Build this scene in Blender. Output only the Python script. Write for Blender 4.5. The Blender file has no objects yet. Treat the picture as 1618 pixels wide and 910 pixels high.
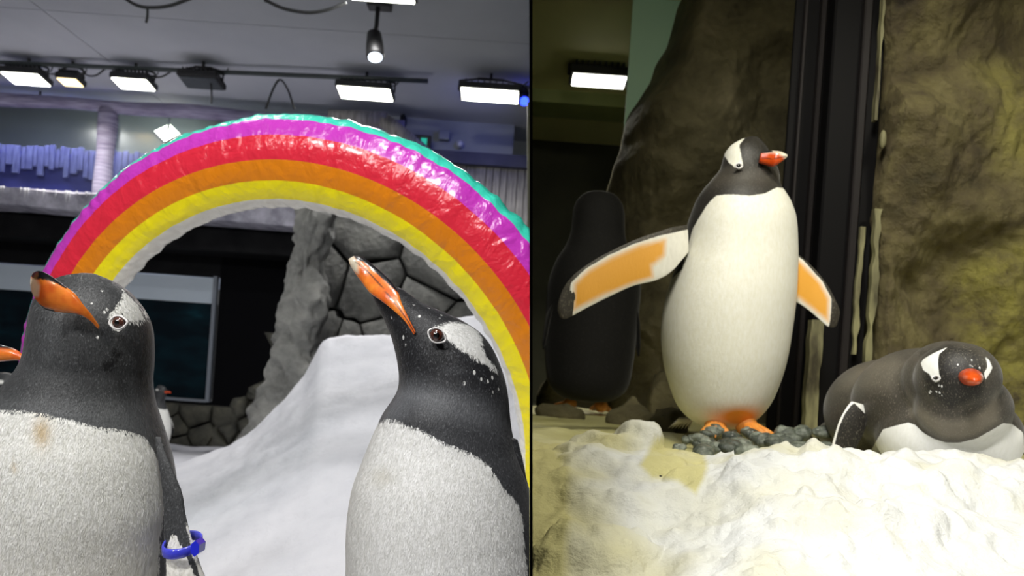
import bpy, bmesh, math, random
import numpy as np
from mathutils import Vector, Matrix

random.seed(7)
RNG = np.random.default_rng(11)
S = bpy.context.scene
COL = S.collection

# ------------------------------------------------------------------ camera
FPX, PX0, PY0, ROLL, EYE = 1200.0, 809.0, 587.0, math.radians(4), 0.75
CR, SR = math.cos(ROLL), math.sin(ROLL)
cam = bpy.data.cameras.new('camera'); camo = bpy.data.objects.new('camera', cam); COL.objects.link(camo)
cam.sensor_fit = 'HORIZONTAL'; cam.sensor_width = 36; cam.lens = 36 * FPX / 1618
cam.shift_y = (PY0 - 455) / 1618
cam.clip_start = 0.05; cam.clip_end = 100
camo.matrix_world = Matrix(((CR, -SR, 0, 0), (0, 0, -1, 0), (SR, CR, 0, EYE), (0, 0, 0, 1)))
cam.dof.use_dof = True; cam.dof.focus_distance = 0.98
cam.dof.aperture_fstop = (cam.lens / 1000) / 0.0036
S.camera = camo

# ------------------------------------------------------------------ world, lights, exposure
W = bpy.data.worlds.new('world'); S.world = W; W.use_nodes = True
W.node_tree.nodes['Background'].inputs[0].default_value = (0.95, 0.97, 1.0, 1)
W.node_tree.nodes['Background'].inputs[1].default_value = 0.07
S.view_settings.view_transform = 'Standard'; S.view_settings.look = 'None'
S.view_settings.gamma = 1; S.view_settings.exposure = 0.0; S.view_settings.use_curve_mapping = False

def area(name, loc, tgt, sx, sy, power, col, parent=None, spread=180):
    l = bpy.data.lights.new(name, 'AREA'); l.shape = 'RECTANGLE'; l.size = sx; l.size_y = sy
    l.energy = power; l.color = col; l.spread = math.radians(spread)
    o = bpy.data.objects.new(name, l); COL.objects.link(o)
    d = Vector(tgt) - Vector(loc)
    o.rotation_euler = d.to_track_quat('-Z', 'Y').to_euler()
    o.location = loc
    if parent is not None:
        o.parent = parent; o.location = Vector(loc) - WL[parent.name]
    return o
# (each lamp's own light is made together with its fixture in flood_light below; powers here)
P_FRONT, P_BACK, P_RIGHT = 26.0, 34.0, 10.5
COOL, WARM = (1.0, 0.985, 0.97), (1.0, 0.955, 0.80)

# ------------------------------------------------------------------ helpers
WL = {}
def P(px, py, D):
    u = (px - PX0) / FPX; v = (PY0 - py) / FPX
    return np.array([D * (u * CR - v * SR), D, EYE + D * (u * SR + v * CR)])
def at_z(px, py, z):
    u = (px - PX0) / FPX; v = (PY0 - py) / FPX
    D = (z - EYE) / (u * SR + v * CR)
    return P(px, py, D)
def proj(V):
    X, D, Z = V[..., 0], V[..., 1], V[..., 2] - EYE
    return np.stack([PX0 + FPX * (X * CR + Z * SR) / D, PY0 - FPX * (-X * SR + Z * CR) / D], -1)

def sdf(pts, poly):
    """signed distance in the unit of pts, positive inside"""
    pts = np.asarray(pts, float); sh = pts.shape[:-1]; p = pts.reshape(-1, 2)
    poly = np.asarray(poly, float); d = np.full(len(p), 1e18); inside = np.zeros(len(p), bool)
    for i in range(len(poly)):
        a, b = poly[i], poly[(i + 1) % len(poly)]
        ab = b - a; t = np.clip(((p - a) @ ab) / (ab @ ab + 1e-12), 0, 1)
        d = np.minimum(d, ((p - a - t[:, None] * ab) ** 2).sum(1))
        c = ((a[1] > p[:, 1]) != (b[1] > p[:, 1]))
        xx = (b[0] - a[0]) * (p[:, 1] - a[1]) / ((b[1] - a[1]) if abs(b[1] - a[1]) > 1e-9 else 1e-9) + a[0]
        inside ^= c & (p[:, 0] < xx)
    d = np.sqrt(d)
    return np.where(inside, d, -d).reshape(sh)
def dline(pts, line):
    pts = np.asarray(pts, float); sh = pts.shape[:-1]; p = pts.reshape(-1, 2); d = np.full(len(p), 1e18)
    for a, b in zip(line[:-1], line[1:]):
        a = np.array(a, float); b = np.array(b, float); ab = b - a
        t = np.clip(((p - a) @ ab) / (ab @ ab + 1e-12), 0, 1)
        d = np.minimum(d, ((p - a - t[:, None] * ab) ** 2).sum(1))
    return np.sqrt(d).reshape(sh)

def _h(i, j, k):
    n = (i * 374761393 + j * 668265263 + k * 2147483647) & 0xffffffff
    n = ((n ^ (n >> 13)) * 1274126177) & 0xffffffff
    return ((n ^ (n >> 16)) & 0xffff) / 65535.0
def vnoise(p):
    p = np.asarray(p, float); i = np.floor(p).astype(np.int64); f = p - i; f = f * f * (3 - 2 * f)
    r = 0
    for a in (0, 1):
        for b in (0, 1):
            for c in (0, 1):
                w = (f[..., 0] if a else 1 - f[..., 0]) * (f[..., 1] if b else 1 - f[..., 1]) * (f[..., 2] if c else 1 - f[..., 2])
                r = r + w * _h(i[..., 0] + a, i[..., 1] + b, i[..., 2] + c)
    return r * 2 - 1
def fbm(p, o=4):
    r = 0; a = 1.0; p = np.asarray(p, float) + 37.3
    for _ in range(o):
        r = r + a * vnoise(p); p = p * 2.03 + 11.7; a *= .5
    return r

def empty(name, loc):
    o = bpy.data.objects.new(name, None); COL.objects.link(o); o.location = Vector(loc)
    o.empty_display_size = .05; WL[o.name] = Vector(loc); return o
def tag(o, label=None, cat=None, group=None, kind=None):
    if label: o['label'] = label
    if cat: o['category'] = cat
    if group: o['group'] = group
    if kind: o['kind'] = kind
    return o
def mk(name, verts, faces, mat, parent=None, smooth=True, attrs=None, recalc=True, base=None):
    """a mesh object from WORLD-space vertices"""
    v = np.asarray(verts, float).reshape(-1, 3)
    if parent is not None: o0 = np.array(WL[parent.name])
    elif base is not None: o0 = np.array(base, float)
    else: o0 = np.array([v[:, 0].mean(), v[:, 1].mean(), v[:, 2].min()])
    m = bpy.data.meshes.new(name); m.from_pydata((v - o0).tolist(), [], [tuple(int(i) for i in f) for f in faces])
    if recalc:
        bm = bmesh.new(); bm.from_mesh(m); bmesh.ops.recalc_face_normals(bm, faces=bm.faces); bm.to_mesh(m); bm.free()
    if smooth: m.shade_smooth()
    if attrs:
        for k, a in attrs.items():
            at = m.attributes.new(k, 'FLOAT', 'POINT'); at.data.foreach_set('value', np.asarray(a, np.float32).ravel())
    m.materials.append(mat); m.update()
    o = bpy.data.objects.new(name, m); COL.objects.link(o)
    if parent is not None: o.parent = parent
    else: o.location = Vector(o0)
    WL[o.name] = Vector(o0)
    return o
def gridf(nr, nc, wrap=True, off=0, cap0=False, cap1=False):
    f = []
    for i in range(nr - 1):
        for j in range(nc if wrap else nc - 1):
            k = (j + 1) % nc
            f.append((off + i * nc + j, off + i * nc + k, off + (i + 1) * nc + k, off + (i + 1) * nc + j))
    if cap0: f.append(tuple(off + j for j in range(nc)))
    if cap1: f.append(tuple(off + (nr - 1) * nc + j for j in range(nc)))
    return f
class MB:
    def __init__(s): s.v = []; s.f = []; s.n = 0
    def add(s, v, f):
        v = np.asarray(v, float).reshape(-1, 3); s.v.append(v); s.f += [tuple(i + s.n for i in q) for q in f]; s.n += len(v)
    def box(s, c, e, R=None, bev=0.0):
        """box of half extents e, chamfered"""
        e = np.array(e, float); b = min(bev, .45 * e.min()); vs = []
        if b <= 0:
            vs = [[x * e[0], y * e[1], z * e[2]] for x in (-1, 1) for y in (-1, 1) for z in (-1, 1)]
            fs = [(0, 1, 3, 2), (4, 6, 7, 5), (0, 4, 5, 1), (2, 3, 7, 6), (0, 2, 6, 4), (1, 5, 7, 3)]
            v = np.array(vs)
        else:
            bm = bmesh.new(); bmesh.ops.create_cube(bm, size=2)
            for q in bm.verts: q.co = Vector((q.co.x * e[0], q.co.y * e[1], q.co.z * e[2]))
            bmesh.ops.bevel(bm, geom=bm.edges[:], offset=b, segments=1, affect='EDGES')
            bm.verts.index_update(); v = np.array([q.co[:] for q in bm.verts]); fs = [tuple(q.index for q in f.verts) for f in bm.faces]; bm.free()
        if R is not None: v = v @ np.array(R).T
        s.add(v + np.array(c), fs)
    def tube(s, pts, r, n=8):
        pts = np.asarray(pts, float); rr = np.broadcast_to(np.asarray(r, float), (len(pts),))
        T = np.gradient(pts, axis=0); T /= np.linalg.norm(T, axis=1)[:, None] + 1e-12
        up = np.array([0, 0, 1.]) if abs(T[0, 2]) < .9 else np.array([1., 0, 0]); g = []
        a = np.linspace(0, 2 * np.pi, n, endpoint=False)
        for p, t, q in zip(pts, T, rr):
            x = np.cross(up, t); x /= np.linalg.norm(x) + 1e-12; y = np.cross(t, x)
            g.append(p + q * (np.cos(a)[:, None] * x + np.sin(a)[:, None] * y))
        s.add(np.array(g), gridf(len(pts), n, cap0=True, cap1=True))
    def ball(s, c, r, n=14, m=9, R=None):
        th = np.linspace(0, np.pi, m); a = np.linspace(0, 2 * np.pi, n, endpoint=False)
        g = np.stack([np.sin(th)[:, None] * np.cos(a), np.sin(th)[:, None] * np.sin(a), np.cos(th)[:, None] + 0 * a], -1) * np.asarray(r, float)
        if R is not None: g = g @ np.array(R).T
        s.add(g + np.array(c), gridf(m, n))
    def build(s, name, mat, parent=None, smooth=False, **k):
        return mk(name, np.concatenate(s.v), s.f, mat, parent, smooth, **k)

def hermite(K, t):
    K = np.asarray(K, float); n = len(K)
    x = np.arange(n); T = np.gradient(K, axis=0) if n > 2 else np.repeat(K[1:] - K[:1], 2, 0)
    i = np.clip(np.floor(t).astype(int), 0, n - 2); f = (t - i)[:, None]
    return (2*f**3-3*f**2+1)*K[i] + (f**3-2*f**2+f)*T[i] + (-2*f**3+3*f**2)*K[i+1] + (f**3-f**2)*T[i+1]
def loft(keys, nr, ns, pw=2.0):
    """keys: (C, a, b); ring point = C + a sin(phi) - b cos(phi); phi 0 = front"""
    K = np.array([np.concatenate([np.asarray(q, float) for q in k]) for k in keys])
    d = np.linalg.norm(np.diff(K, axis=0), axis=1); cu = np.concatenate([[0], np.cumsum(d)])
    tt = np.interp(np.linspace(0, cu[-1], nr), cu, np.arange(len(K)))
    G = hermite(K, tt); C, A, B = G[:, :3], G[:, 3:6], G[:, 6:9]
    ph = np.linspace(-np.pi, np.pi, ns, endpoint=False)
    sn, cs = np.sin(ph), np.cos(ph)
    if pw != 2.0:
        sn = np.sign(sn) * np.abs(sn) ** (2 / pw); cs = np.sign(cs) * np.abs(cs) ** (2 / pw)
    V = C[:, None] + A[:, None] * sn[None, :, None] - B[:, None] * cs[None, :, None]
    return V, ph
def pxkeys(rows):
    """rows: xl, yl, xr, yr, D, depth ratio"""
    out = []
    for xl, yl, xr, yr, D, q in rows:
        L, R = P(xl, yl, D), P(xr, yr, D); a = (R - L) / 2
        out.append(((L + R) / 2, a, np.array([0, np.linalg.norm(a) * q, 0])))
    return out
def wrapmask(V, ph, fn, back=130):
    """mask from the projected front, carried a little round the flanks"""
    pp = proj(V); m = fn(pp); deg = np.degrees(ph)
    jl = int(np.argmin(abs(deg + 90))); jr = int(np.argmin(abs(deg - 90)))
    for j, d in enumerate(deg):
        if abs(d) > 90:
            m[:, j] = np.minimum(m[:, jl if d < 0 else jr], (back - abs(d)) * .6)
    return m

# ------------------------------------------------------------------ materials
def nt(name):
    m = bpy.data.materials.new(name); m.use_nodes = True; t = m.node_tree
    return m, t, t.nodes, t.links, t.nodes['Principled BSDF']
def rgb(*c): return (c[0], c[1], c[2], 1)
def s2l(r, g, b):
    f = lambda c: ((c / 255 + .055) / 1.055) ** 2.4 if c > 10 else c / 255 / 12.92
    return (f(r), f(g), f(b), 1)
def tex(t, scale, detail=4, rough=.55, stretch=(1, 1, 1), coord='Object', kind='N'):
    tc = t.nodes.new('ShaderNodeTexCoord'); mp = t.nodes.new('ShaderNodeMapping'); mp.inputs['Scale'].default_value = stretch
    t.links.new(tc.outputs[coord], mp.inputs[0])
    if kind == 'N':
        n = t.nodes.new('ShaderNodeTexNoise'); n.inputs['Scale'].default_value = scale; n.inputs['Detail'].default_value = detail; n.inputs['Roughness'].default_value = rough
        t.links.new(mp.outputs[0], n.inputs['Vector']); return n.outputs['Fac']
    n = t.nodes.new('ShaderNodeTexVoronoi'); n.inputs['Scale'].default_value = scale
    t.links.new(mp.outputs[0], n.inputs['Vector']); return n.outputs['Distance']
def ramp(t, fac, stops):
    r = t.nodes.new('ShaderNodeValToRGB'); t.links.new(fac, r.inputs[0]); e = r.color_ramp.elements
    while len(e) < len(stops): e.new(.5)
    for q, (p, c) in zip(e, stops): q.position = p; q.color = c if len(c) == 4 else (*c, 1)
    return r.outputs[0]
def mixc(t, fac, a, b, mode='MIX'):
    m = t.nodes.new('ShaderNodeMix'); m.data_type = 'RGBA'; m.blend_type = mode
    for s, v in ((m.inputs['Factor'], fac), (m.inputs['A'], a), (m.inputs['B'], b)):
        if hasattr(v, 'links'): t.links.new(v, s)
        else: s.default_value = v
    return m.outputs['Result']
def mth(t, op, a, b=0.0, c=0.0, clamp=False):
    m = t.nodes.new('ShaderNodeMath'); m.operation = op; m.use_clamp = clamp
    for s, v in zip(m.inputs, (a, b, c)):
        if hasattr(v, 'links'): t.links.new(v, s)
        else: s.default_value = v
    return m.outputs[0]
def bump(t, h, bs, strength=.3, dist=.01, norm=None):
    b = t.nodes.new('ShaderNodeBump'); b.inputs['Strength'].default_value = strength; b.inputs['Distance'].default_value = dist
    t.links.new(h, b.inputs['Height'])
    if norm: t.links.new(norm, b.inputs['Normal'])
    t.links.new(b.outputs[0], bs.inputs['Normal']); return b.outputs[0]
def attr(t, n):
    a = t.nodes.new('ShaderNodeAttribute'); a.attribute_name = n; return a.outputs['Fac']
def plain(name, c, rough=.6, c2=None, scale=8, stretch=(1, 1, 1), bmp=0, bscale=60, bdist=.004, metal=0, detail=5, coat=0, spec=.5):
    m, t, N, L, b = nt(name)
    b.inputs['Roughness'].default_value = rough; b.inputs['Metallic'].default_value = metal; b.inputs['Coat Weight'].default_value = coat
    b.inputs['Specular IOR Level'].default_value = spec
    if c2: L.new(ramp(t, tex(t, scale, detail, stretch=stretch), [(.3, c), (.7, c2)]), b.inputs['Base Color'])
    else: b.inputs['Base Color'].default_value = c
    if bmp: bump(t, tex(t, bscale, 4, stretch=stretch), b, bmp, bdist)
    return m
def emis(name, c, st):
    m, t, N, L, b = nt(name); b.inputs['Base Color'].default_value = c
    b.inputs['Emission Color'].default_value = c; b.inputs['Emission Strength'].default_value = st; return m
M = {}
M['partition'] = plain('black_partition', rgb(.0006, .0006, .0006), 1, spec=0)
M['ceil'] = plain('ceiling_panel', s2l(176, 180, 184), .75, s2l(188, 191, 194), 1.2)
M['black'] = plain('black_metal', rgb(.012, .012, .013), .45)
M['darkmetal'] = plain('dark_rail', s2l(52, 60, 60), .5, s2l(66, 72, 72), 6)
M['cable'] = plain('cable', rgb(.015, .016, .016), .6)
M['led'] = emis('led_white', (1.0, .99, .86, 1), 9)
M['ledwarm'] = emis('led_warm', (1.0, .78, .42, 1), 2.6)
M['ledoff'] = plain('led_off', s2l(70, 74, 78), .3, s2l(50, 54, 58), 60)
M['ledblue'] = emis('led_blue', (.02, .05, 1.0, 1), 6)
M['ledspot'] = emis('led_spot', (.82, .9, 1.0, 1), 2.0)
M['exit'] = emis('exit_green', (.02, .55, .36, 1), .55)
M['timber'] = plain('whitewashed_timber', s2l(120, 112, 140), .75, s2l(176, 172, 196), 5, (1, 1, 12), .5, 14, .01)
M['timbergrey'] = plain('weathered_timber', s2l(110, 108, 104), .8, s2l(168, 164, 158), 6, (8, 1, 1), .5, 14, .01)
M['plank'] = plain('lavender_plank', s2l(112, 110, 172), .7, s2l(168, 168, 222), 14, (4, 1, .6), .3, 20, .01)
M['plankgrey'] = plain('weathered_plank', s2l(104, 102, 104), .8, s2l(158, 155, 150), 10, (5, 1, .5), .3, 20, .01)
M['bluepanel'] = plain('blue_panel', s2l(92, 92, 200), .6, s2l(122, 118, 214), 3)
M['ledge'] = plain('concrete_ledge', s2l(120, 119, 132), .85, s2l(196, 194, 208), 7, (1, 1, 1), .5, 30, .02)
M['greywall'] = plain('grey_wall', s2l(160, 166, 170), .8, s2l(172, 178, 182), 2)
M['bluebeam'] = plain('slate_beam', s2l(64, 66, 88), .7, s2l(80, 82, 104), 6)
M['darkwall'] = plain('dark_wall', rgb(.004, .004, .005), .9, spec=.05)
M['soffit'] = plain('dark_soffit', rgb(.004, .004, .005), .8, rgb(.010, .010, .011), 5, (1, 6, 1), spec=.1)
M['whiteband'] = plain('pale_band', s2l(206, 210, 224), .4, s2l(214, 218, 230), 2)
M['frame'] = plain('aluminium_frame', s2l(120, 126, 136), .4)
M['greyslab'] = plain('grey_slab', s2l(92, 92, 98), .85, s2l(128, 126, 130), 6, (1, 1, 1), .4, 30, .01)
def m_snow(name, a, b, tint=None, sc=3.0, bst=.35):
    m, t, N, L, bs = nt(name)
    c = ramp(t, tex(t, sc, 6), [(.3, a), (.65, b)])
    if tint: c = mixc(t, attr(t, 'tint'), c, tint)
    L.new(c, bs.inputs['Base Color']); bs.inputs['Roughness'].default_value = .8
    bs.inputs['Subsurface Weight'].default_value = 0.0; bs.inputs['Specular IOR Level'].default_value = .25
    n1 = tex(t, 45, 5); n2 = tex(t, 220, 3)
    bump(t, mth(t, 'ADD', n1, mth(t, 'MULTIPLY', n2, .35)), bs, bst, .012)
    return m
M['snow'] = m_snow('snow', s2l(194, 195, 202), s2l(212, 212, 218))
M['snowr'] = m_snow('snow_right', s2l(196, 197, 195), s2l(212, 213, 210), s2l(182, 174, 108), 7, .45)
def m_rock(name, stops, sc=6, bst=.9, moss=None):
    m, t, N, L, bs = nt(name)
    c = ramp(t, tex(t, sc, 8, .65), stops)
    if moss: c = mixc(t, mth(t, 'MULTIPLY', attr(t, 'moss'), ramp(t, tex(t, 9, 6, .7), [(.35, rgb(0, 0, 0)), (.62, rgb(1, 1, 1))])), c, moss)
    L.new(c, bs.inputs['Base Color']); bs.inputs['Roughness'].default_value = .75
    bump(t, mth(t, 'ADD', tex(t, 14, 8, .7), mth(t, 'MULTIPLY', tex(t, 26, 1, kind='V'), .25)), bs, bst, .03)
    return m
M['rock'] = m_rock('grey_rock', [(.3, s2l(62, 62, 60)), (.5, s2l(96, 96, 93)), (.72, s2l(128, 128, 122))], 5)
M['rockpale'] = m_rock('pale_grey_rock', [(.3, s2l(84, 84, 82)), (.5, s2l(130, 130, 127)), (.72, s2l(162, 161, 156))], 5)
M['rockdark'] = m_rock('dark_rock', [(.3, s2l(40, 40, 37)), (.5, s2l(70, 69, 60)), (.72, s2l(94, 91, 78))], 5)
M['crack'] = plain('rock_joint', rgb(.006, .006, .006), .9)
M['rockwarm'] = m_rock('brown_rock', [(.28, s2l(46, 38, 27)), (.45, s2l(88, 77, 53)), (.60, s2l(116, 106, 70)), (.8, s2l(146, 137, 96))], 5, 1.0, s2l(152, 145, 70))
M['rockback'] = m_rock('dim_brown_rock', [(.3, s2l(72, 65, 46)), (.5, s2l(106, 99, 70)), (.75, s2l(140, 130, 98))], 3.2, .8)
M['pebble'] = plain('wet_pebble', s2l(70, 76, 72), .22, s2l(138, 144, 136), 2, (1, 1, 1), .3, 6, .05)
_t = M['pebble'].node_tree; _b = _t.nodes['Principled BSDF']; _oi = _t.nodes.new('ShaderNodeObjectInfo'); _c = _b.inputs['Base Color'].links[0].from_socket
_t.links.new(mixc(_t, 1.0, _c, ramp(_t, _oi.outputs['Random'], [(0, rgb(.28, .30, .28)), (1, rgb(1.25, 1.25, 1.15))]), 'MULTIPLY'), _b.inputs['Base Color'])
def m_water():
    m, t, N, L, bs = nt('aquarium_water')
    L.new(ramp(t, tex(t, 2.2, 3, stretch=(1, 1, 3)), [(.42, rgb(.0015, .006, .011)), (.64, rgb(.003, .018, .027)), (.74, rgb(.007, .045, .062))]), bs.inputs['Base Color'])
    bs.inputs['Roughness'].default_value = .5; bs.inputs['Specular IOR Level'].default_value = .05; return m
M['water'] = m_water()
def m_glass(name, col=(1, 1, 1, 1), gl=.12, rough=.05):
    m = bpy.data.materials.new(name); m.use_nodes = True; t = m.node_tree; t.nodes.clear()
    o = t.nodes.new('ShaderNodeOutputMaterial'); mx = t.nodes.new('ShaderNodeMixShader'); tr = t.nodes.new('ShaderNodeBsdfTransparent'); g = t.nodes.new('ShaderNodeBsdfGlossy')
    tr.inputs[0].default_value = col; g.inputs['Roughness'].default_value = rough; mx.inputs[0].default_value = gl
    t.links.new(tr.outputs[0], mx.inputs[1]); t.links.new(g.outputs[0], mx.inputs[2]); t.links.new(mx.outputs[0], o.inputs[0]); return m
M['glass'] = m_glass('clear_glass', (.95, .97, .97, 1), .012)
M['hazeglass'] = m_glass('dusty_glass', (.72, .76, .74, 1), .10, .25)

def m_penguin(name, dark=(.010, .010, .011), grey=(.10, .105, .11), white=((.80, .80, .78), (.62, .62, .57)), stain_tint=(.45, .30, .10), jag=9.0, fs=1.0, speck=True, rough=.5):
    m, t, N, L, bs = nt(name)
    streak = tex(t, 260 * fs, 4, .6, (1, 1, .35)); fine = tex(t, 600 * fs, 3, .6, (1, 1, .5))
    w = mth(t, 'ADD', attr(t, 'w'), mth(t, 'MULTIPLY', mth(t, 'SUBTRACT', streak, .5), jag))
    wf = mth(t, 'MULTIPLY_ADD', w, .8, .5, True)
    dk = mixc(t, attr(t, 'g'), rgb(*dark), rgb(*grey))
    dk = mixc(t, mth(t, 'MULTIPLY', ramp(t, fine, [(.55, rgb(0, 0, 0)), (.8, rgb(1, 1, 1))]), .40), dk, rgb(*[min(1, .035 + 2.6 * c) for c in grey]))
    if speck:
        v = tex(t, 120, kind='V', stretch=(1, 1, .6))
        sp = mth(t, 'MULTIPLY', mth(t, 'LESS_THAN', v, .21), attr(t, 'sp'))
        dk = mixc(t, sp, dk, rgb(.7, .7, .68))
    wh = mixc(t, ramp(t, streak, [(.3, rgb(0, 0, 0)), (.7, rgb(1, 1, 1))]), rgb(*white[1]), rgb(*white[0]))
    wh = mixc(t, attr(t, 'st'), wh, rgb(*stain_tint))
    L.new(mixc(t, wf, dk, wh), bs.inputs['Base Color'])
    bs.inputs['Roughness'].default_value = rough; bs.inputs['Specular IOR Level'].default_value = .35
    bs.inputs['Sheen Weight'].default_value = .15; bs.inputs['Sheen Roughness'].default_value = .4
    bump(t, mth(t, 'ADD', streak, mth(t, 'MULTIPLY', fine, .5)), bs, .28, .0025)
    return m
M['peng'] = m_penguin('penguin_plumage')
M['pengr'] = m_penguin('penguin_plumage_warm', dark=(.008, .007, .006), grey=(.075, .065, .05), white=((.80, .79, .71), (.73, .71, .59)), stain_tint=(.75, .27, .02), jag=2.5, fs=.6, speck=True)  # whites yellowed to stand for light bounced off the ice
M['pengshade'] = m_penguin('penguin_plumage_black', dark=(.0035, .003, .003), grey=(.006, .006, .005), jag=1.0, fs=.4, speck=False, rough=.8)  # darkened copy of the plumage, shade put into its colour
M['pengfar'] = m_penguin('penguin_plumage_far', jag=1.0, fs=.4, speck=False)
def m_beak(name, org=(.62, .10, .012), org2=(.80, .25, .03), dark=(.012, .012, .014), pale=(.62, .55, .42)):
    m, t, N, L, bs = nt(name)
    c = ramp(t, tex(t, 45, 3), [(.35, rgb(*org)), (.7, rgb(*org2))])
    c = mixc(t, attr(t, 'pale'), c, rgb(*pale)); c = mixc(t, attr(t, 'dark'), c, rgb(*dark))
    L.new(c, bs.inputs['Base Color']); bs.inputs['Roughness'].default_value = .28; bs.inputs['Coat Weight'].default_value = .3
    bump(t, tex(t, 140, 3), bs, .15, .002); return m
M['beak'] = m_beak('beak_horn')
M['beakr'] = m_beak('beak_horn_red', (.55, .05, .006), (.66, .09, .01))
M['iris'] = plain('brown_iris', rgb(.045, .012, .008), .08, rgb(.09, .03, .018), 300, coat=1)
M['pupil'] = plain('pupil', rgb(.002, .002, .002), .05, coat=1)
M['eyering'] = plain('white_eye_ring', rgb(.72, .70, .69), .6)
M['foot'] = plain('orange_foot', rgb(.66, .22, .03), .5, rgb(.75, .32, .06), 40, bmp=.5, bscale=120)
M['blue'] = plain('blue_plastic', rgb(.012, .018, .55), .25, coat=.5)
M['bluering'] = plain('blue_band', rgb(.02, .025, .5), .2, rgb(.09, .10, .55), 30, coat=.6)

# ================================================================== STRUCTURE
def slab(name, pts, thick, nrm, mat, parent=None, kind='structure', smooth=False, **k):
    """polygon of world points extruded by thick along nrm"""
    p = np.array(pts, float); n = len(p); q = p + np.array(nrm, float) * thick
    f = [tuple(range(n)), tuple(range(2 * n - 1, n - 1, -1))] + [(i, (i + 1) % n, n + (i + 1) % n, n + i) for i in range(n)]
    o = mk(name, np.concatenate([p, q]), f, mat, parent, smooth, **k)
    if kind and parent is None: o['kind'] = kind
    return o
def quadpx(a, b, c, d, D):
    return [P(*a, D), P(*b, D), P(*c, D), P(*d, D)]
PXP = 839.2                                        # the dividing panel is seen edge-on here
def xp(y, z):                                      # world x of the dividing panel's middle plane
    u = (PXP - PX0) / FPX; dz = (z - EYE)
    return (u * y - dz * SR) / CR
# dividing panel between the two enclosures
D0, D1 = .72, 9.0
n_ = np.array([CR, -(PXP - PX0) / FPX, SR]); n_ /= np.linalg.norm(n_)
tp = .0014
pl = []
for D, z in ((D0, -.4), (D1, -.4), (D1, 3.6), (D0, 3.6)):
    pl.append(np.array([xp(D, z), D, z]) - n_ * tp)
slab('wall_divider', pl, 2 * tp, n_, M['partition'])

# ---------------- left hall: ceiling of panels
ZC = 3.34
ceil = slab('ceiling', [(-9, -3.2, ZC + .02), (xp(.72, ZC) - .01, -3.2, ZC + .02), (xp(.72, ZC) - .01, .72, ZC + .02), (xp(8.6, ZC) - .01, 8.6, ZC + .02), (-9, 8.6, ZC + .02)], .08, (0, 0, 1), M['crack'])
ysm = [at_z(300, 38, ZC)[1], at_z(600, 47, ZC)[1]]
ye = [-3.2, .75, 2.3, 4.2, float(np.mean(ysm)), 8.55]
xs1 = float(at_z(105, 45, ZC)[0])
for i in range(5):
    for x0, x1 in ((xs1 - 2.9, xs1), (xs1, 99)):
        y0, y1 = ye[i] + .004, ye[i + 1] - .004
        xa0 = min(x1 - .004, xp(max(y0, .72), ZC) - .012); xa1 = min(x1 - .004, xp(y1, ZC) - .012)
        slab('ceiling_panel', [(x0 + .004, y0, ZC), (xa0, y0, ZC), (xa1, y1, ZC), (x0 + .004, y1, ZC)], .019, (0, 0, 1), M['ceil'], ceil)
# floor under the snow
slab('floor', [(-9, -3.2, -.3), (.3, -3.2, -.3), (.3, 8.6, -.3), (-9, 8.6, -.3)], .1, (0, 0, -1), M['greyslab'])

# ---------------- back wall of the hall
DB = 7.45
xr = xp(DB, 1.5)
def zat(px, py, D=DB): return P(px, py, D)[2]
def xat(px, py, D=DB): return P(px, py, D)[0]
def bxw(name, x0, x1, y0, y1, z0, z1, mat, parent=None, kind='structure', bev=.0):
    m = MB(); m.box(((x0+x1)/2, (y0+y1)/2, (z0+z1)/2), ((x1-x0)/2, (y1-y0)/2, (z1-z0)/2), bev=bev)
    o = m.build(name, mat, parent)
    if parent is None and kind: o['kind'] = kind
    return o
XL = -7.2
zl0, zl1 = zat(250, 352, 7.0), zat(120, 311, 7.0)     # ledge underside / top
xw = xat(338, 540)                                     # right edge of the aquarium window
zw1, zwb, zw0 = zat(170, 428), zat(170, 468), zat(330, 632)
wallb = bxw('wall_back', xw + .02, xat(700, 500), DB, DB + .15, -.3, zl0 + .3, M['darkwall'])
bxw('wall_back_lintel', XL, xw + .02, DB, DB + .15, zw1 + .02, zl0 + .3, M['soffit'])
bxw('wall_back_sill', XL, xw + .02, DB, DB + .15, -.3, zw0 - .02, M['darkwall'])
# aquarium window in the lower wall
win = empty('window_1', ((XL + xw) / 2, DB, zw0)); win['kind'] = 'structure'
bxw('white_band', XL, xw - .03, DB + .03, DB + .06, zwb, zw1, M['whiteband'], win)
bxw('water', XL, xw - .03, DB + .05, DB + .12, zw0, zwb, M['water'], win)
bxw('glass_pane', XL, xw - .03, DB + .005, DB + .012, zw0, zw1, M['glass'], win)
bxw('frame_side', xw - .035, xw, DB - .03, DB + .02, zw0 - .02, zw1 + .02, M['frame'], win)
bxw('frame_sill', XL, xw - .035, DB - .02, DB + .02, zw0 - .025, zw0, M['frame'], win)
# ledge and its dark soffit
NB = 60
xs = np.linspace(XL, xat(575, 330, 7.0), NB); prof = [(6.75, 0.0), (6.72, .05), (6.72, .95), (6.76, 1.0), (7.8, 1.0), (7.8, 0.0)]
V = []
for x in xs:
    for j, (y, h) in enumerate(prof):
        V.append((x, y + (.025 * vnoise(np.array([x * 3, h * 3, 1.])) if j < 4 else 0), zl0 + (zl1 - zl0) * h + (.02 * vnoise(np.array([x * 2.2, h, 5.])) if j < 3 else 0)))
led = mk('trim_1', V, gridf(NB, 6, True, cap0=True, cap1=True), M['ledge'], None, False); led['kind'] = 'structure'
bxw('soffit_board', XL, xat(470, 370, 7.1), 7.0, 7.44, zl0 - .22, zl0 - .01, M['soffit'], led)
bxw('soffit_fascia', xat(380, 370, 7.2), xat(610, 365, 7.2), 7.2, 7.3, zat(480, 374, 7.2), zl0, M['greyslab'], led)
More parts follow.
